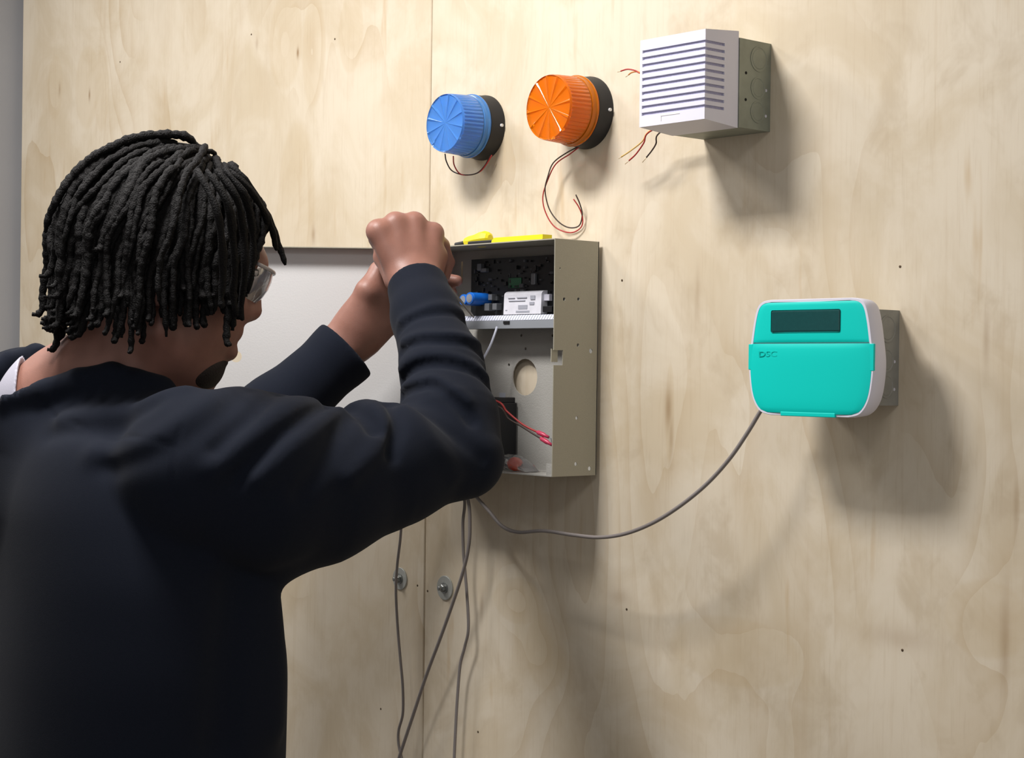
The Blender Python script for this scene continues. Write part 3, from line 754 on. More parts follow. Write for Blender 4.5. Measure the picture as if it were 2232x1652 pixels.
def ellip(P, c, axes, r):
    q = (P - V(c)) @ np.asarray(axes, dtype=np.float32).T
    r = V(r)
    k0 = np.sqrt((((q / r)) ** 2).sum(1)); k1 = np.sqrt(((q / (r * r)) ** 2).sum(1))
    return k0 * (k0 - 1.0) / np.maximum(k1, 1e-6)
def seg_dist(P, pts):
    out = np.full(len(P), 9.0, dtype=np.float32)
    for a, b in zip(pts, pts[1:]): out = np.minimum(out, cone(P, a, b, 0, 0))
    return out
def gradient(fn, p, e=0.002):
    p = np.asarray(p, dtype=np.float32)
    g = np.stack([fn(p + V([e if i == j else 0 for j in range(3)])) - fn(p - V([e if i == j else 0 for j in range(3)])) for i in range(3)], 1)
    return g / np.maximum(np.linalg.norm(g, axis=1, keepdims=True), 1e-9)
def snap(fn, p, it=6):
    p = np.array(p, dtype=np.float32)
    for _ in range(it): p = p - gradient(fn, p) * fn(p)[:, None]
    return p

def surface_nets(fn, lo, hi, h, B=8, margin=1.6):
    lo = np.array(lo, float); n = np.ceil((np.array(hi) - lo) / h / B).astype(int) * B
    nb = n // B
    bi = np.stack(np.meshgrid(*[np.arange(k) for k in nb], indexing='ij'), -1).reshape(-1, 3)
    ctr = (lo + (bi * B + (B - 1) / 2) * h).astype(np.float32)
    d = np.concatenate([fn(c) for c in np.array_split(ctr, max(1, len(ctr) // 200000))])
    act = np.abs(d) < B * h * 0.87 * margin
    G = np.empty(tuple(nb * B), dtype=np.float32)
    G.reshape(nb[0], B, nb[1], B, nb[2], B)[:] = d.reshape(*nb)[:, None, :, None, :, None]
    G6 = G.reshape(nb[0], B, nb[1], B, nb[2], B)
    loc = np.stack(np.meshgrid(*[np.arange(B)] * 3, indexing='ij'), -1).reshape(-1, 3)
    ab = bi[act]
    for chunk in np.array_split(ab, max(1, len(ab) * B ** 3 // 400000)):
        if len(chunk) == 0: continue
        pts = (lo + ((chunk[:, None, :] * B + loc[None]) * h)).reshape(-1, 3).astype(np.float32)
        G6[chunk[:, 0], :, chunk[:, 1], :, chunk[:, 2], :] = fn(pts).reshape(len(chunk), B, B, B)
    S = G < 0
    cnt = np.zeros(tuple(s - 1 for s in S.shape), dtype=np.int8)
    for i in (0, 1):
        for j in (0, 1):
            for k in (0, 1):
                cnt += S[i:S.shape[0] - 1 + i, j:S.shape[1] - 1 + j, k:S.shape[2] - 1 + k]
    cells = np.argwhere((cnt > 0) & (cnt < 8))
    idx = np.full(cnt.shape, -1, dtype=np.int32)
    idx[tuple(cells.T)] = np.arange(len(cells))
    acc = np.zeros((len(cells), 3)); num = np.zeros(len(cells))
    corners = [(i, j, k) for i in (0, 1) for j in (0, 1) for k in (0, 1)]
    val = {c: G[cells[:, 0] + c[0], cells[:, 1] + c[1], cells[:, 2] + c[2]] for c in corners}
    for c in corners:
        for ax in range(3):
            if c[ax]: continue
            e = list(c); e[ax] = 1; e = tuple(e)
            a, b = val[c], val[e]
            m = (a < 0) != (b < 0)
            t = np.where(m, a / np.where(m, a - b, 1), 0)
            p = np.array(c, float)[None].repeat(len(cells), 0); p[:, ax] = t
            acc[m] += p[m]; num[m] += 1
    verts = lo + (cells + acc / num[:, None]) * h
    faces = []
    for ax in range(3):
        u, v = (ax + 1) % 3, (ax + 2) % 3
        sl0 = [slice(None)] * 3; sl1 = [slice(None)] * 3
        sl0[ax] = slice(0, -1); sl1[ax] = slice(1, None)
        ed = np.argwhere(S[tuple(sl0)] != S[tuple(sl1)])
        ok = (ed[:, u] > 0) & (ed[:, v] > 0) & (ed[:, u] < cnt.shape[u]) & (ed[:, v] < cnt.shape[v]) & (ed[:, ax] < cnt.shape[ax])
        ed = ed[ok]
        q = []
        for du, dv in ((0, 0), (-1, 0), (-1, -1), (0, -1)):
            c = ed.copy(); c[:, u] += du; c[:, v] += dv
            q.append(idx[c[:, 0], c[:, 1], c[:, 2]])
        q = np.stack(q, 1)
        inside = S[ed[:, 0], ed[:, 1], ed[:, 2]]
        q[~inside] = q[~inside][:, ::-1]
        faces.append(q)
    faces = np.concatenate(faces)
    faces = faces[(faces >= 0).all(1)]
    return verts, faces

def net_mesh(name, fn, lo, hi, h, material, parent, polish=2, clip=None):
    verts, faces = surface_nets(fn, lo, hi, h)
    for _ in range(polish):                              # slide the points onto the true surface
        v32 = verts.astype(np.float32)
        verts = verts - np.clip(fn(v32), -h, h)[:, None] * gradient(fn, v32, h * 0.5)
    me = bpy.data.meshes.new(name)
    me.vertices.add(len(verts)); me.vertices.foreach_set('co', verts.astype(np.float32).ravel())
    me.loops.add(len(faces) * 4); me.loops.foreach_set('vertex_index', faces.astype(np.int32).ravel())
    me.polygons.add(len(faces)); me.polygons.foreach_set('loop_start', np.arange(0, len(faces) * 4, 4, dtype=np.int32))
    me.update(calc_edges=True); me.validate()
    return link_mesh(name, me, material, parent, smooth=True)

# --- materials
M_skin = mat('brown_skin', (140, 99, 86), 0.48, vary=0.06, vscale=60, bump=0.08, bscale=700, sss=0.08)
M_hair = mat('black_hair', (12, 10, 10), 0.7, vary=0.5, vscale=260, bump=1.0, bscale=620, spec=0.2)
M_shirt = mat('dark_navy_knit', (20, 24, 34), 0.92, vary=0.06, vscale=700, bump=0.12, bscale=1400, sheen=0.03, spec=0.12)
M_under = mat('grey_undershirt', (160, 158, 170), 0.85, bump=0.1, bscale=900)
M_trouser = mat('dark_trousers', (36, 38, 46), 0.85, vary=0.1, vscale=300)
M_shoe = mat('black_shoe', (24, 24, 25), 0.5)
M_beard = mat('dark_beard', (38, 28, 25), 0.7, bump=0.6, bscale=600)
M_eye = mat('eye_white', (225, 220, 215), 0.2)
M_iris = mat('dark_iris', (40, 24, 16), 0.2)

# --- frames (metres): head looks along HF, tilted down; HR is the person's right
yaw_w = V((0.463, 0.886, 0.0)); yaw_w /= np.linalg.norm(yaw_w)
HR = V((yaw_w[1], -yaw_w[0], 0))
ph = math.radians(18)
HF = yaw_w * math.cos(ph) + V((0, 0, -math.sin(ph)))
HU = V((0, 0, math.cos(ph))) + yaw_w * math.sin(ph)
HC = V((-0.0402, -0.5482, 1.5818))
HA = np.stack([HF, HR, HU])
def hp(f, r, u): return HC + HF * f + HR * r + HU * u

def head_sdf(P):
    E = lambda c, r: ellip(P, hp(*c), HA, r)
    d = E((-0.012, 0, 0.045), (0.100, 0.076, 0.092))
    d = smin(d, E((0.034, 0, 0.020), (0.056, 0.062, 0.082)), 0.03)
    d = smin(d, E((0.028, 0, -0.030), (0.052, 0.055, 0.052)), 0.03)
    d = smin(d, cone(P, hp(0.079, 0.026, 0.062), hp(0.079, -0.026, 0.062), 0.014, 0.014), 0.02)
    d = smin(d, E((0.050, 0, -0.020), (0.034, 0.034, 0.034)), 0.02)
    for s in (1, -1):
        d = smin(d, cone(P, hp(0.005, s * 0.056, -0.040), hp(0.058, s * 0.014, -0.070), 0.015, 0.016), 0.02)
        d = smin(d, ball(P, hp(0.056, s * 0.048, 0.016), 0.019), 0.025)
        d = smax(d, -ball(P, hp(0.096, s * 0.033, 0.038), 0.015), 0.014)
        d = smin(d, E((-0.008, s * 0.079, 0.010), (0.019, 0.007, 0.031)), 0.008)
        d = smax(d, -E((-0.004, s * 0.088, 0.014), (0.011, 0.006, 0.018)), 0.005)
    d = smin(d, ball(P, hp(0.063, 0, -0.066), 0.020), 0.02)
    d = smin(d, cone(P, hp(0.086, 0, 0.046), hp(0.0950, 0, 0.014), 0.006, 0.0122), 0.012)
    for s in (1, -1): d = smin(d, ball(P, hp(0.087, s * 0.013, 0.008), 0.0090), 0.008)
    d = smin(d, chain(P, [(hp(0.066, 0.024, -0.022), 0.004), (hp(0.0835, 0.008, -0.0165), 0.0088), (hp(0.0835, -0.008, -0.0165), 0.0088), (hp(0.066, -0.024, -0.022), 0.004)], 0.004), 0.006)
    d = smin(d, chain(P, [(hp(0.066, 0.022, -0.028), 0.004), (hp(0.0850, 0.007, -0.0390), 0.0100), (hp(0.0850, -0.007, -0.0390), 0.0100), (hp(0.066, -0.022, -0.028), 0.004)], 0.004), 0.006)
    return d

NB = V((-0.1136, -0.5866, 1.4728))
SR, SL = V((0.0804, -0.5792, 1.3985)), V((-0.3458, -0.5626, 1.4377))
ELR = V((0.1420, -0.2680, 1.4016))
WRR = V((-0.0405, -0.1938, 1.6081))
ELL = V((-0.2419, -0.3550, 1.3776))
WRL = V((-0.1608, -0.2094, 1.5342))
def neck_sdf(P):
    d = cone(P, hp(-0.018, 0, -0.015), NB + V((0.000, 0.030, 0)), 0.052, 0.053)
    d = smin(d, cone(P, hp(0.022, 0, -0.045), NB + V((0.02, 0.075, -0.035)), 0.046, 0.050), 0.02)
    for S, up, ra in ((SR, -0.035, 0.030), (SL, 0.010, 0.038)):
        a = hp(-0.055, 0, -0.05) * 0.4 + NB * 0.6
        d = smin(d, cone(P, a, S + V((0, 0, up)), ra, 0.028), 0.035)
    d = smin(d, cone(P, V((-0.1651, -0.6148, 1.4430)), V((-0.1776, -0.5991, 1.3921)), 0.066, 0.086), 0.06)
    return d

def fingers_right(P):
    d = None
    def add(pts, k=0.006):
        nonlocal d
        c = chain(P, pts, 0.004)
        d = c if d is None else smin(d, c, k)
    # index, middle, ring, little: knuckle, middle joint, end joint, tip
    add([((-0.0745, -0.2272, 1.6731), 0.0125), ((-0.1103, -0.2014, 1.6672), 0.0105), ((-0.1194, -0.1771, 1.6454), 0.0095), ((-0.1000, -0.1748, 1.6300), 0.0082)])
    add([((-0.0696, -0.2035, 1.6824), 0.0125), ((-0.1052, -0.1759, 1.6767), 0.0108), ((-0.1161, -0.1536, 1.6512), 0.0098), ((-0.0985, -0.1535, 1.6328), 0.0084)])
    add([((-0.0614, -0.1792, 1.6836), 0.0122), ((-0.0888, -0.1498, 1.6763), 0.0104), ((-0.0995, -0.1318, 1.6499), 0.0094), ((-0.0859, -0.1348, 1.6297), 0.0080)])
    add([((-0.0525, -0.1571, 1.6717), 0.0112), ((-0.0679, -0.1293, 1.6606), 0.0095), ((-0.0734, -0.1145, 1.6397), 0.0086), ((-0.0686, -0.1243, 1.6201), 0.0074)])
    return d
def hand_right(P):
    w = (-0.0333, -0.2007, 1.5950)
    d = cone(P, V((0.0069, -0.2160, 1.5486)), V((-0.0353, -0.1985, 1.6038)), 0.0255, 0.0275)
    pal = chain(P, [((-0.0532, -0.2080, 1.6182), 0.017), ((-0.0705, -0.2287, 1.6723), 0.0138)])
    for pts in ([((-0.0463, -0.2018, 1.6194), 0.017), ((-0.0649, -0.2072, 1.6837), 0.0138)],
                [((-0.0388, -0.1902, 1.6185), 0.017), ((-0.0575, -0.1838, 1.6854), 0.0136)],
                [((-0.0366, -0.1787, 1.6167), 0.016), ((-0.0486, -0.1603, 1.6737), 0.0132)],
                [((-0.0425, -0.1703, 1.6196), 0.017), ((-0.0475, -0.1547, 1.6437), 0.0150)],
                [((-0.0655, -0.1963, 1.6191), 0.018), ((-0.0835, -0.1953, 1.6517), 0.0150)]):
        pal = smin(pal, chain(P, pts), 0.011)
    d = smin(d, pal, 0.018)
    d = smin(d, fingers_right(P), 0.012)
    thumb = chain(P, [((-0.0649, -0.2017, 1.6131), 0.0165), ((-0.0959, -0.2003, 1.6432), 0.0135), ((-0.1296, -0.1719, 1.6669), 0.0108), ((-0.1353, -0.1450, 1.6717), 0.0090)], 0.005)
    return smin(d, thumb, 0.010)
def hand_left(P):
    d = cone(P, V((-0.1746, -0.2404, 1.5023)), WRL, 0.031, 0.0285)
    d = smin(d, chain(P, [((-0.1596, -0.2081, 1.5372), 0.028), ((-0.1505, -0.1931, 1.5595), 0.029), ((-0.1414, -0.1736, 1.5844), 0.027)]), 0.02)
    d = smin(d, chain(P, [((-0.1448, -0.1898, 1.5459), 0.022), ((-0.1363, -0.1681, 1.5600), 0.0175)]), 0.02)
    th = chain(P, [((-0.1447, -0.2107, 1.5619), 0.0165), ((-0.1245, -0.2058, 1.6006), 0.0142), ((-0.1243, -0.1872, 1.6273), 0.0115), ((-0.1262, -0.1651, 1.6451), 0.0090)], 0.006)
    d = smin(d, chain(P, [((-0.1425, -0.1991, 1.5622), 0.018), ((-0.1256, -0.1768, 1.5982), 0.015)]), 0.015)
    d = smin(d, th, 0.022)
    for pts in ([((-0.1376, -0.1692, 1.5988), 0.0125), ((-0.1360, -0.1282, 1.6088), 0.0100), ((-0.1153, -0.0986, 1.6215), 0.0088), ((-0.0915, -0.0838, 1.6178), 0.0075)],
                [((-0.1367, -0.1592, 1.5860), 0.0125), ((-0.1389, -0.1195, 1.5917), 0.0102), ((-0.1221, -0.0943, 1.6037), 0.0090), ((-0.1007, -0.0852, 1.6023), 0.0078)],
                [((-0.1357, -0.1552, 1.5718), 0.0120), ((-0.1379, -0.1184, 1.5717), 0.0098), ((-0.1189, -0.1090, 1.5814), 0.0088), ((-0.1113, -0.1184, 1.5941), 0.0076)],
                [((-0.1355, -0.1551, 1.5586), 0.0110), ((-0.1362, -0.1257, 1.5552), 0.0088), ((-0.1232, -0.1200, 1.5642), 0.0080), ((-0.1194, -0.1307, 1.5735), 0.0070)]):
        d = smin(d, chain(P, pts, 0.004), 0.006)
    return d
def body_sdf(P):
    d = head_sdf(P)
    d = smin(d, neck_sdf(P), 0.022)
    d = smin(d, chain(P, [(SR, 0.060), (V((0.1098, -0.4404, 1.3814)), 0.050), (ELR, 0.030), (V((0.0708, -0.2422, 1.5039)), 0.029), (V((0.0069, -0.2160, 1.5486)), 0.0255)], 0.012), 0.05)
    d = smin(d, chain(P, [(SL, 0.060), (ELL, 0.036), (V((-0.1970, -0.2812, 1.4486)), 0.034), (V((-0.1746, -0.2404, 1.5023)), 0.031)], 0.02), 0.05)
    d = smin(d, hand_right(P), 0.006)
    d = smin(d, hand_left(P), 0.006)
    return d

# --- clothes
tfw = 0.86 * V((0.6626, 0.7490, 0)) + 0.51 * V((-0.7490, 0.6626, 0)); tfw /= np.linalg.norm(tfw)
trw = V((tfw[1], -tfw[0], 0))
TORSO = [  # axis point, half depth front-back, half width
    ((-0.0699, -0.5568, 0.8001), 0.130, 0.185), ((-0.0714, -0.5576, 0.9296), 0.140, 0.200), ((-0.0744, -0.5601, 1.0642), 0.149, 0.217), ((-0.0750, -0.5601, 1.1782), 0.150, 0.220), ((-0.0806, -0.5658, 1.2765), 0.142, 0.214),
    ((-0.1025, -0.5749, 1.3533), 0.130, 0.205), ((-0.1209, -0.5802, 1.4151), 0.108, 0.190), ((-0.1373, -0.5834, 1.4514), 0.078, 0.155), ((-0.1393, -0.5855, 1.4724), 0.050, 0.115), ((-0.1395, -0.5856, 1.4882), 0.020, 0.060)]
tz = np.array([t[0][2] for t in TORSO]); tx = np.array([t[0][0] for t in TORSO]); ty = np.array([t[0][1] for t in TORSO])
ta_ = np.array([t[1] for t in TORSO]); tb_ = np.array([t[2] for t in TORSO])
HEM = 0.99
_z = np.linspace(tz[0], tz[-1], 240)
def _smooth(v):
    q = np.interp(_z, tz, v); k = np.exp(-np.linspace(-2.2, 2.2, 41) ** 2); k /= k.sum()
    return np.convolve(np.pad(q, 20, mode='edge'), k, mode='valid')
tx, ty, ta_, tb_, tz = _smooth(tx), _smooth(ty), _smooth(ta_), _smooth(tb_), _z
def torso_sdf(P):
    z = P[:, 2]
    qx = P[:, 0] - np.interp(z, tz, tx); qy = P[:, 1] - np.interp(z, tz, ty)
    a = qx * tfw[0] + qy * tfw[1]; b = qx * trw[0] + qy * trw[1]
    ra = np.interp(z, tz, ta_); rb = np.interp(z, tz, tb_)
    p = 2.3
    rr = (np.abs(a / ra) ** p + np.abs(b / rb) ** p) ** (1 / p)
    d = (rr - 1) * np.minimum(ra, rb) * 0.85
    return smax(d, z - tz[-1], 0.03)
def sleeves(P):
    d = chain(P, [(SR + V((0, 0, -0.008)), 0.086), (V((0.0970, -0.5152, 1.3780)), 0.095), (V((0.1099, -0.4403, 1.3748)), 0.080), (V((0.1239, -0.3565, 1.3919)), 0.0665), (V((0.1434, -0.2664, 1.3989)), 0.0420)], 0.018)
    f = chain(P, [(V((0.1445, -0.2652, 1.4000)), 0.040), (V((0.1097, -0.2590, 1.4373)), 0.0575), (V((0.0642, -0.2346, 1.5039)), 0.0485), (V((0.0039, -0.2118, 1.5656)), 0.0410), (V((-0.0493, -0.1885, 1.6190)), 0.0365)], 0.012)
    d = smin(d, chain(P, [(V((0.0807, -0.4888, 1.3188)), 0.055), (V((0.1086, -0.4420, 1.3411)), 0.050), (V((0.1233, -0.3876, 1.3622)), 0.040)], 0.01), 0.02)
    d = smin(d, f, 0.024)
    l = chain(P, [(SL, 0.085), (ELL, 0.055), (V((-0.2006, -0.2928, 1.4398)), 0.048), (V((-0.1618, -0.2122, 1.5235)), 0.0405), (V((-0.1497, -0.1862, 1.5519)), 0.044)], 0.02)
    return d, l
def plane(P, p, n): 
    n = V(n); n = n / np.linalg.norm(n); return (P - V(p)) @ n
RC, RCN = (-0.0378, -0.1952, 1.6057), V((-0.0493, -0.1885, 1.6190)) - V((0.0039, -0.2118, 1.5656))
LC, LCN = (-0.1611, -0.2098, 1.5259), V((-0.1497, -0.1862, 1.5519)) - V((-0.1754, -0.2398, 1.4946))
COLLAR_ROLL = ([((-0.1656, -0.6983, 1.4584), 0.006), ((-0.1316, -0.6901, 1.4652), 0.010), ((-0.0910, -0.6668, 1.4730), 0.011), ((-0.0633, -0.6429, 1.4830), 0.013), ((-0.0400, -0.6150, 1.4900), 0.0135), ((-0.0234, -0.5978, 1.4813), 0.014), ((-0.0034, -0.5753, 1.4756), 0.014)],
               [((-0.2320, -0.5844, 1.5117), 0.009), ((-0.2657, -0.5923, 1.5153), 0.010), ((-0.2961, -0.6116, 1.5056), 0.010), ((-0.3024, -0.6491, 1.4805), 0.010)])
def shirt_base(P):
    r, l = sleeves(P)
    d = torso_sdf(P)
    d = smin(d, r, 0.012)
    d = smin(d, l, 0.05)
    for S, w in ((SR, 0.045), (SL, 0.040)):                       # cloth over the trapezius
        d = smin(d, cone(P, NB + V((0, 0, -0.012)), S + V((0, 0, 0.004)), 0.052, 0.046), 0.03)
    d = smin(d, cone(P, V((-0.1737, -0.6247, 1.4391)), V((-0.1810, -0.6031, 1.3867)), 0.082, 0.10), 0.05)
    for pts in COLLAR_ROLL: d = smin(d, chain(P, pts, 0.006), 0.018)
    return d
FOLDS = [  # curve over the cloth, height (+ ridge, - crease), width
    ([(0.0200, -0.2540, 1.5454), (0.0383, -0.2483, 1.5547), (0.0525, -0.2323, 1.5593), (0.0539, -0.2006, 1.5569)], -0.0030, 0.006),
    ([(0.0199, -0.2541, 1.5553), (0.0382, -0.2484, 1.5640), (0.0446, -0.2261, 1.5690), (0.0442, -0.1963, 1.5655)], 0.0025, 0.009),
    ([(0.0403, -0.2765, 1.5213), (0.0700, -0.2731, 1.5305), (0.0941, -0.2609, 1.5328), (0.1032, -0.2356, 1.5290), (0.1020, -0.2068, 1.5192)], -0.0045, 0.006),
    ([(0.0402, -0.2766, 1.5332), (0.0698, -0.2732, 1.5413), (0.0940, -0.2610, 1.5446), (0.1030, -0.2357, 1.5408), (0.0993, -0.2097, 1.5316)], 0.0030, 0.010),
    ([(0.0565, -0.2886, 1.4882), (0.0831, -0.2886, 1.5029), (0.1046, -0.2794, 1.5080), (0.1209, -0.2610, 1.5040), (0.1299, -0.2358, 1.4921), (0.1328, -0.2176, 1.4767)], -0.0060, 0.0065),
    ([(0.0549, -0.2903, 1.5033), (0.0830, -0.2887, 1.5163), (0.1045, -0.2794, 1.5196), (0.1207, -0.2611, 1.5168), (0.1298, -0.2359, 1.5060), (0.1305, -0.2201, 1.4938)], 0.0040, 0.011),
    ([(0.0697, -0.3040, 1.4712), (0.1041, -0.3103, 1.4844), (0.1255, -0.3012, 1.4874), (0.1545, -0.2986, 1.4779), (0.1654, -0.2865, 1.4626), (0.1731, -0.2778, 1.4446)], -0.0055, 0.0065),
    ([(0.0675, -0.3064, 1.4791), (0.1040, -0.3104, 1.4939), (0.1267, -0.2997, 1.4974), (0.1572, -0.2956, 1.4894), (0.1711, -0.2800, 1.4731)], 0.0035, 0.010),
    ([(0.1016, -0.3888, 1.4548), (0.0967, -0.3641, 1.4654), (0.0952, -0.3356, 1.4653)], 0.0080, 0.011),
    ([(0.1067, -0.4132, 1.4540), (0.1209, -0.4123, 1.4493), (0.1471, -0.4129, 1.4400), (0.1587, -0.4150, 1.4230)], -0.0075, 0.009),
    ([(0.1077, -0.3516, 1.4589), (0.1358, -0.3652, 1.4468), (0.1619, -0.3812, 1.4276), (0.1688, -0.4037, 1.4033)], -0.0050, 0.009),
    ([(0.1083, -0.3812, 1.4652), (0.1524, -0.3918, 1.4430), (0.1647, -0.4083, 1.4176), (0.1848, -0.4612, 1.3860)], 0.0055, 0.011),
    ([(0.0217, -0.6606, 1.4011), (0.1077, -0.6538, 1.4240), (0.1255, -0.6032, 1.4588), (0.0821, -0.5314, 1.4801)], 0.0030, 0.014),
    ([(0.0407, -0.6543, 1.3889), (0.1250, -0.6494, 1.4140), (0.1498, -0.6061, 1.4468), (0.1064, -0.5342, 1.4707)], -0.0022, 0.012),
    ([(0.1507, -0.6054, 1.3964), (0.1618, -0.5624, 1.4288), (0.1452, -0.5055, 1.4521), (0.1187, -0.4600, 1.4610)], 0.0060, 0.013),
    ([(0.1532, -0.6024, 1.4142), (0.1506, -0.5598, 1.4464), (0.1090, -0.5011, 1.4658)], -0.0050, 0.010),
    ([(0.1690, -0.5847, 1.3888), (0.1682, -0.5401, 1.4207), (0.1537, -0.4960, 1.4411), (0.1293, -0.4480, 1.4548)], -0.0055, 0.010),
    ([(0.1829, -0.5690, 1.3891), (0.1706, -0.5223, 1.4180), (0.1551, -0.4793, 1.4385), (0.1369, -0.4394, 1.4524)], 0.0060, 0.012),
    ([(0.1813, -0.5256, 1.3735), (0.1669, -0.4813, 1.4099), (0.1427, -0.4330, 1.4376)], -0.0045, 0.012),
    ([(0.1495, -0.3346, 1.4598), (0.1675, -0.3145, 1.4309), (0.1760, -0.2748, 1.4006)], -0.0030, 0.010),
    ([(0.1452, -0.3546, 1.4521), (0.1781, -0.3478, 1.4226), (0.1815, -0.3140, 1.3865)], 0.0030, 0.014),
    ([(-0.0440, -0.6742, 1.4467), (0.0033, -0.6508, 1.4551), (0.0531, -0.6246, 1.4706), (0.0785, -0.5958, 1.4783)], 0.0045, 0.014),
    ([(-0.0470, -0.6777, 1.4245), (0.0247, -0.6569, 1.4388), (0.0741, -0.6311, 1.4567)], -0.0030, 0.014),
    ([(-0.0827, -0.6876, 1.4616), (-0.0440, -0.6742, 1.4481), (0.0029, -0.6665, 1.4377), (0.0781, -0.6570, 1.4277), (0.1341, -0.6390, 1.4202)], -0.0016, 0.0025),
    ([(0.1434, -0.6434, 1.4515), (0.1424, -0.6446, 1.4307), (0.1412, -0.6462, 1.4031), (0.1429, -0.6445, 1.3616)], -0.0016, 0.0028),
    ([(0.0984, -0.5144, 1.2599), (0.0893, -0.5251, 1.2056), (0.0837, -0.5320, 1.1267)], 0.0060, 0.025),
    ([(0.1066, -0.5655, 1.2645), (0.0993, -0.5741, 1.2017), (0.0956, -0.5790, 1.1149)], -0.0060, 0.022),
]
folds = []
for pts, amp, w in FOLDS:
    q = snap(shirt_base, np.array([tuple(p) for p in spline(pts, 4)], dtype=np.float32))
    amp *= (1.9 if amp < 0 else 1.5) if len(folds) < 12 else 1.35
    folds.append((q, amp, w, q.min(0) - 3 * w, q.max(0) + 3 * w))
# collar ring: where the cloth stops round the neck
n1, n2, n3 = V((-0.0328, -0.6158, 1.4996)), V((-0.1619, -0.6865, 1.4677)), V((-0.2651, -0.5915, 1.5225))
CN = np.cross(n2 - n1, n3 - n1); CN /= np.linalg.norm(CN)
if CN[2] < 0: CN = -CN
CE1 = n1 - n3; CE1 -= CN * (CE1 @ CN); CE1 /= np.linalg.norm(CE1); CE2 = np.cross(CN, CE1)
CC = V((-0.1668, -0.6089, 1.4951))
def collar(P, grow=0.0):
    q = P - CC
    a = q @ CE1; b = q @ CE2; c = q @ CN
    r = np.sqrt((a / (0.088 + grow)) ** 2 + (b / (0.105 + grow)) ** 2)
    d = (r - 1) * 0.095
    return np.maximum(d, -(c + 0.09))
def shirt_sdf(P):
    d = shirt_base(P)
    for q, amp, w, lo_, hi_ in folds:
        m = ((P > lo_) & (P < hi_)).all(1)
        if m.any():
            s = seg_dist(P[m], q)
            d[m] -= amp * np.exp(-(s / w) ** 2)
    inner = d + 0.0085
    # hollow cuffs, open collar, straight hem
    r, l = sleeves(P)
    near_r = plane(P, RC, RCN); near_l = plane(P, LC, LCN)
    rr = np.linalg.norm(P - V(RC), axis=1) < 0.090; lr = np.linalg.norm(P - V(LC), axis=1) < 0.110
    d[rr] = smax(d[rr], near_r[rr], 0.004); d[lr] = smax(d[lr], near_l[lr], 0.004)
    hr = np.maximum(inner, -(near_r + 0.045)); hl = np.maximum(inner, -(near_l + 0.045))
    d[rr] = smax(d[rr], -hr[rr], 0.002); d[lr] = smax(d[lr], -hl[lr], 0.002)
    d = smax(d, -collar(P), 0.005)
    return np.maximum(d, HEM - P[:, 2])

FX, FY = float((-0.0721, -0.5571, 1.1368)[0]), float((-0.0721, -0.5571, 1.1368)[1])
person = thing('person', (FX, FY, 0), 'person with short black dreadlocks and navy shirt reaching into the alarm cabinet, wearing clear glasses', 'person')
allp = [HC, SR, SL, ELR, WRR, WRL, NB]
lo = np.min(allp, 0) - 0.17; hi = np.max(allp, 0) + 0.17; lo[2] = NB[2] - 0.22; hi[2] = HC[2] + 0.16
body = net_mesh('body', body_sdf, lo, hi, 0.0028, M_skin, person)
slo = np.array([FX - 0.34, FY - 0.34, HEM - 0.02]); shi = np.array([FX + 0.34, FY + 0.34, NB[2] + 0.06])
for p in (ELR, WRR, WRL, ELL, SR, SL): slo = np.minimum(slo, p - 0.10); shi = np.maximum(shi, p + 0.10)
slo[2] = HEM - 0.02
shirt = net_mesh('shirt', shirt_sdf, slo, shi, 0.0042, M_shirt, person)
shirt['label'] = 'dark navy long-sleeved shirt'
UP1, UP2 = V((-0.2701, -0.5973, 1.5169)), V((-0.1497, -0.6727, 1.4730))
UN = np.cross(UP2 - UP1, V((0, 0, 1.0))); UN /= np.linalg.norm(UN)
if UN @ (UP1 - NB) < 0: UN = -UN
def under_sdf(P):
    b = smin(neck_sdf(P), cone(P, NB, NB + V((0, 0, -0.1)), 0.06, 0.07), 0.02)
    d = np.abs(b - 0.0040) - 0.0028
    return np.maximum(np.maximum(d, collar(P, 0.02)), -((P - UP1) @ UN))
under = net_mesh('undershirt', under_sdf, NB - 0.2, NB + 0.2, 0.0022, M_under, person, polish=1)
under['label'] = 'light grey undershirt showing at the neck'
def trouser_sdf(P):
    hipc = V((FX, FY, 0.94))
    d = ellip(P, hipc, np.stack([tfw, trw, V((0, 0, 1))]), (0.125, 0.175, 0.16))
    for s in (1, -1):
        d = smin(d, chain(P, [(hipc + trw * s * 0.09 + V((0, 0, -0.06)), 0.095), (V((FX, FY, 0.50)) + trw * s * 0.10 + tfw * 0.02, 0.072), (V((FX, FY, 0.08)) + trw * s * 0.11, 0.062)], 0.03), 0.04)
    return np.maximum(np.maximum(d, P[:, 2] - 1.06), 0.045 - P[:, 2])
net_mesh('trousers', trouser_sdf, (FX - 0.32, FY - 0.32, 0.02), (FX + 0.32, FY + 0.32, 1.10), 0.011, M_trouser, person)
for s in (1, -1):
    base = V((FX, FY, 0)) + trw * s * 0.11
    def shoe_sdf(P):
        d = chain(P, [(base - tfw * 0.05 + V((0, 0, 0.045)), 0.042), (base + tfw * 0.09 + V((0, 0, 0.040)), 0.046), (base + tfw * 0.17 + V((0, 0, 0.032)), 0.036)], 0.02)
        d = smin(d, cone(P, base - tfw * 0.03 + V((0, 0, 0.05)), base - tfw * 0.02 + V((0, 0, 0.11)), 0.045, 0.046), 0.02)
        return np.maximum(np.maximum(d, -P[:, 2]), P[:, 2] - 0.11)
    net_mesh('shoe', shoe_sdf, base - 0.26, base + 0.26, 0.008, M_shoe, person)

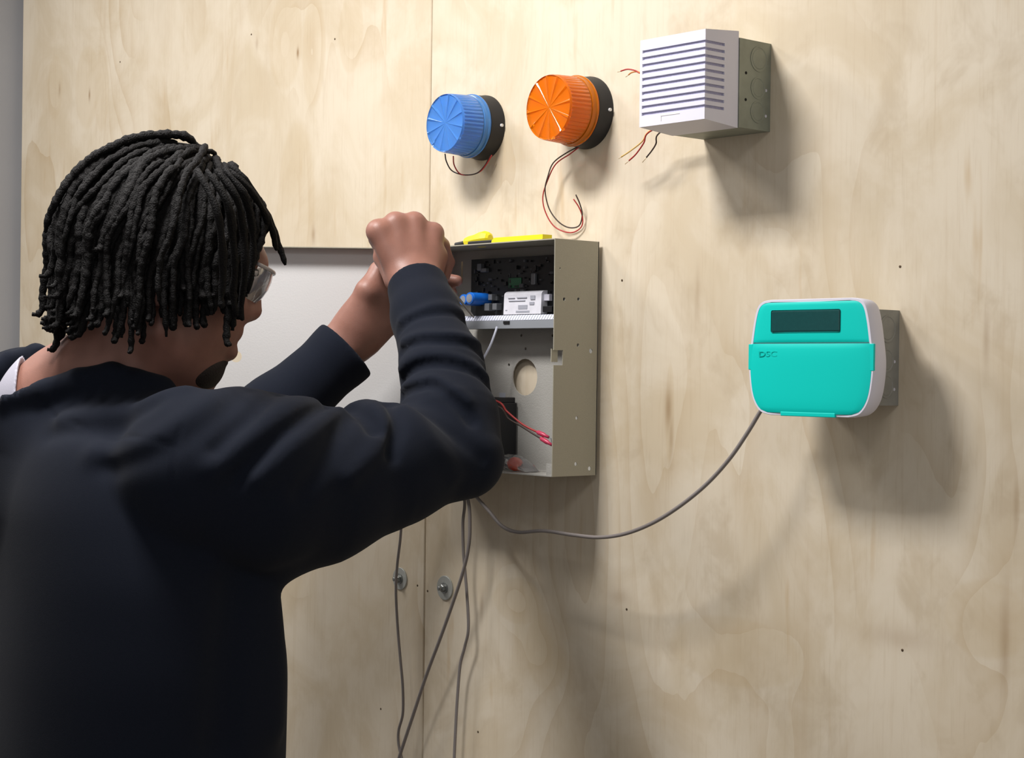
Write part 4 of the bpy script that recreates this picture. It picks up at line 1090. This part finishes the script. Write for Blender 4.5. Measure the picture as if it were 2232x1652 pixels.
# --- face details
for s in (1, -1):
    e = hp(0.0725, s * 0.032, 0.039)
    ev = MB().lathe(e - HF * 0.0118, HF, [(0.0118 * (1 - math.cos(a)), max(0.0118 * math.sin(a), 1e-4)) for a in np.linspace(0.02, math.pi - 0.02, 14)], 20).build('eye', M_eye, person, smooth=True)
    MB().lathe(e + HF * 0.0104, HF, [(0, 0.0056), (0.0012, 0.005), (0.0016, 0.001)], 20).build('iris', M_iris, ev, smooth=True)
def beard_sdf(P):
    d = head_sdf(P) - 0.0024
    reg = ellip(P, hp(0.070, 0, -0.074), HA, (0.036, 0.038, 0.030))
    return smax(d, reg, 0.006)
net_mesh('beard', beard_sdf, hp(0.07, 0, -0.07) - 0.06, hp(0.07, 0, -0.07) + 0.06, 0.0024, M_beard, person)['label'] = 'short dark chin beard'

# --- clear safety glasses
M_lens = mat('clear_glasses_lens', (236, 238, 240), 0.08, transmission=0.85, ior=1.2)
M_frame = mat('clear_grey_frame', (196, 190, 192), 0.25, transmission=0.35)
gl = MB(); 
def arc(s0, s1, n, u, rad, f0): return [hp(f0 - rad * (1 - math.cos(a)), rad * math.sin(a), u) for a in np.linspace(s0, s1, n)]
a0 = 0.80
rings = []
for (u, f0, th) in ((0.060, 0.1055, 0), (0.050, 0.1065, 0), (0.040, 0.1055, 0), (0.030, 0.1025, 0), (0.021, 0.098, 0)):
    rings.append([tuple(p) for p in arc(-a0 * (1 - 0.1 * abs(u - 0.045) / 0.03), a0 * (1 - 0.1 * abs(u - 0.045) / 0.03), 25, u, 0.085, f0)])
glass_bm = bmesh.new(); gr = [[glass_bm.verts.new(p) for p in r] for r in rings]
for a, b in zip(gr, gr[1:]):
    for i in range(24): glass_bm.faces.new((a[i], a[i + 1], b[i + 1], b[i]))
bmesh.ops.solidify(glass_bm, geom=glass_bm.faces[:], thickness=0.0018)
bmesh.ops.recalc_face_normals(glass_bm, faces=glass_bm.faces[:])
gme = bpy.data.meshes.new('glasses'); glass_bm.to_mesh(gme); glass_bm.free()
glasses = link_mesh('glasses', gme, M_lens, person, smooth=0.6); glasses['label'] = 'clear wraparound glasses'
MB().tube([Vector(p) for p in arc(-a0, a0, 25, 0.0605, 0.085, 0.1060)], 0.0022, 8).build('brow_bar', M_frame, glasses, smooth=True)
for s in (1, -1):
    e = arc(-a0, a0, 25, 0.050, 0.085, 0.1060)[0 if s < 0 else -1]
    MB().tube([Vector(e + HF * 0.002), Vector(hp(0.055, s * 0.074, 0.046)), Vector(hp(0.0, s * 0.083, 0.040)), Vector(hp(-0.022, s * 0.083, 0.020))], [0.0042, 0.0030, 0.0022, 0.0018], 8).build('temple_arm', M_frame, glasses, smooth=True)
    MB().box(tuple(np.array(e) - 0.004), tuple(np.array(e) + 0.004), 0.002, 2).build('hinge_block', M_black, glasses)

# --- hair: a dark cap with separate dreadlocks hanging from it
CRC, CRR = hp(-0.012, 0, 0.045), np.array((0.100, 0.076, 0.092))
def cap_sdf(P):
    d = ellip(P, hp(-0.016, 0, 0.050), HA, (0.118, 0.094, 0.108))
    q = (P - HC) @ HA.T
    cutp = np.maximum(-(q[:, 2] + 0.028), (q[:, 0] - 0.030) * 0.75 - (q[:, 2] - 0.050) * 0.8)
    return smax(d, cutp, 0.02)
hair = net_mesh('hair', cap_sdf, HC - 0.19, HC + 0.19, 0.006, M_hair, person)
hair['label'] = 'short black dreadlocks hanging over ears and nape'
rnd = random.Random(11)
def ell_push(p, off):
    q = HA @ (p - CRC)
    R_ = CRR + off
    k = math.sqrt(float(((q / R_) ** 2).sum()))
    if k < 1.0:
        q = q / k
        p = CRC + HA.T @ q
    return p
def ell_normal(p):
    q = HA @ (p - CRC); g = q / (CRR ** 2); n = HA.T @ g
    return n / np.linalg.norm(n)
def dread(pts, r0, seed):
    p = spline([tuple(q) for q in pts], 3)
    n = len(p); rr = []
    ph0 = seed * 1.7
    for i in range(n):
        t = i / (n - 1)
        prof = 0.62 + 0.38 * min(1, t / 0.15)
        prof *= 1.0 - 0.28 * t ** 3
        if t > 0.97: prof *= 0.55
        rr.append(r0 * prof * (1 + 0.13 * math.sin(i * 1.9 + ph0) + 0.10 * math.sin(i * 0.83 + 2 * ph0)))
    MB().tube(p, rr, 7).build('dreadlock', M_hair, hair, smooth=True)
N = 700; made = 0
crown = hp(0.004, 0.0, 0.142)
for i in range(N):
    zz = 1 - 2 * (i + 0.5) / N; th = i * 2.399963
    dirv = np.array((math.sqrt(1 - zz * zz) * math.cos(th), math.sqrt(1 - zz * zz) * math.sin(th), zz))
    f, r, u = CRR * dirv + np.array((-0.012, 0, 0.045))
    if u < 0.0 + 0.02 or (f > 0.03 and u < 0.075 + (f - 0.03) * 0.45): continue
    if f > 0.072: continue
    if made >= 290: break
    p = hp(f, r, u)
    top = max(0.0, (u - 0.02) / 0.117)                         # 1 at the crown
    lay = 0.009 + 0.016 * top ** 1.3 + rnd.uniform(-0.004, 0.005) + (rnd.uniform(0.004, 0.010) if rnd.random() < 0.15 else 0)
    side = np.array((rnd.uniform(-0.5, 0.5), rnd.uniform(-0.5, 0.5), 0))
    end_z = HC[2] - 0.024 + rnd.gauss(0, 0.012)
    if f > 0.0: end_z = HC[2] - 0.010 + rnd.gauss(0, 0.014)
    maxlen = 0.16 + 0.06 * top + rnd.uniform(-0.01, 0.02)
    pts = [p.copy()]
    if top > 0.72:
        c_ = crown + HF * rnd.uniform(-0.012, 0.012) + HR * rnd.uniform(-0.012, 0.012) + HU * rnd.uniform(-0.006, 0.006)
        pts = [c_, ell_push((c_ + p) / 2, lay * 0.8)]; p = ell_push(p, lay * 0.8); pts.append(p.copy())
    v = ell_normal(p) * 0.8; L_ = 0
    sag = rnd.uniform(0.6, 1.3); wob_f = rnd.uniform(40, 110); wob_p = rnd.uniform(0, 6.3)
    while L_ < maxlen and p[2] > end_z and len(pts) < 40:
        n_ = ell_normal(p)
        away = p - crown; away = away - HF * max(0.0, float(away @ HF)) * (0.55 if f > 0 else 0.0)
        away = away / (np.linalg.norm(away) + 1e-6)
        want = np.array((0, 0, -1.0)) * sag + away * (0.35 + 1.1 * max(0.0, float(n_[2]))) + HR * (0.30 if r > 0 else -0.30) * (1.0 if f > 0.02 else 0.0) - HF * (0.10 if f < 0.02 else 0.0) + side * 0.35 + (HR * math.sin(L_ * wob_f + wob_p) + HF * math.cos(L_ * wob_f * 0.8 + wob_p)) * 0.30
        dn_ = float(want @ n_)
        if n_[2] > -0.05: want = want - n_ * dn_                    # lies on the layer below
        else: want = np.array((0, 0, -1.0)) + side * 0.10 + (HR * math.sin(L_ * wob_f + wob_p) + HF * math.cos(L_ * wob_f * 0.8 + wob_p)) * 0.15 - HF * (0.10 if f < -0.03 else 0)            # then hangs free
        want = want / (np.linalg.norm(want) + 1e-6)
        v = v * 0.55 + want * 0.45; v = v / np.linalg.norm(v)
        p = p + v * 0.009 + np.array([rnd.gauss(0, 0.0006) for _ in range(3)])
        t = min(1.0, L_ / 0.05)
        p = ell_push(p, 0.006 + (lay - 0.006) * t)
        q_ = HA @ (p - CRC); k_ = math.sqrt(float(((q_ / (CRR + lay)) ** 2).sum()))
        if k_ > 1 and n_[2] > -0.12: p = CRC + (p - CRC) * (1 - 0.6 * (1 - 1 / k_))
        L_ += 0.009
        pts.append(p.copy())
    if len(pts) < 5: continue
    lq = (np.array(pts) - HC) @ HA.T
    if ((lq[:, 0] > 0.082) & (lq[:, 2] < 0.085)).any(): continue
    if rnd.random() < 0.45 and f < 0.03:                        # ends that curl outwards
        o_ = ell_normal(p); o_[2] = 0
        pts.append(p + o_ * 0.006 + np.array((0, 0, -0.006))); pts.append(p + o_ * 0.013 + np.array((0, 0, -0.006)))
    dread(pts, rnd.uniform(0.0036, 0.0054), i)
    made += 1
for k, pts in enumerate((
    [(0.0564, -0.5287, 1.7194), (0.0681, -0.5156, 1.7037), (0.0603, -0.4943, 1.6859), (0.0507, -0.4751, 1.6687), (0.0479, -0.4633, 1.6518), (0.0476, -0.4562, 1.6344), (0.0501, -0.4534, 1.6242), (0.0519, -0.4514, 1.6150)],
    [(0.0735, -0.5396, 1.7122), (0.0783, -0.5192, 1.6963), (0.0715, -0.4968, 1.6770), (0.0602, -0.4795, 1.6628), (0.0553, -0.4700, 1.6475), (0.0526, -0.4656, 1.6362), (0.0540, -0.4641, 1.6306)],
    [(0.0837, -0.5431, 1.7087), (0.0885, -0.5228, 1.6904), (0.0722, -0.4960, 1.6735), (0.0589, -0.4810, 1.6603), (0.0492, -0.4769, 1.6504), (0.0452, -0.4814, 1.6452), (0.0419, -0.4852, 1.6391)],
    [(0.0960, -0.5595, 1.7088), (0.1091, -0.5448, 1.6848), (0.0983, -0.5270, 1.6576), (0.0915, -0.5198, 1.6289), (0.0862, -0.5184, 1.6045), (0.0796, -0.5184, 1.5800)],
    [(0.0982, -0.5721, 1.7076), (0.1129, -0.5556, 1.6789), (0.1053, -0.5418, 1.6465), (0.1031, -0.5370, 1.6128), (0.0933, -0.5331, 1.5840), (0.0831, -0.5297, 1.5598), (0.0852, -0.5274, 1.5510)],
    [(0.1005, -0.5846, 1.7063), (0.1194, -0.5709, 1.6726), (0.1112, -0.5579, 1.6356), (0.1043, -0.5508, 1.6024), (0.0948, -0.5466, 1.5786), (0.0934, -0.5408, 1.5544)],
    [(0.1028, -0.5971, 1.7051), (0.1245, -0.5879, 1.6663), (0.1207, -0.5773, 1.6292), (0.1089, -0.5683, 1.5966), (0.1036, -0.5668, 1.5728), (0.1044, -0.5661, 1.5622)])):
    dread(pts, 0.0038 if k < 3 else 0.0044, k + 900)

# --- screwdriver held in the right fist
M_grip = mat('dark_screwdriver_grip', (40, 34, 34), 0.4)
sd = thing('screwdriver', (-0.0524, -0.1243, 1.5985), 'thin steel screwdriver held in the right fist, its tip at the terminal strip', 'screwdriver')
p0, p1 = Vector((-0.0661, -0.1516, 1.6387)), Vector((-0.0563, -0.0835, 1.5692))
dd = (p1 - p0).normalized()
MB().tube([p0 - dd * 0.045, p0 - dd * 0.043, p0 - dd * 0.02, p0 + dd * 0.008, p0 + dd * 0.016], [0.005, 0.008, 0.0085, 0.0075, 0.004], 10).build('handle', M_grip, sd, smooth=0.5)
MB().tube([p0 + dd * 0.01, p1 - dd * 0.008, p1], [0.0017, 0.0017, 0.0010], 10).build('shaft', mat('steel_shaft', (168, 164, 160), 0.35, 0.5), sd, smooth=0.6)
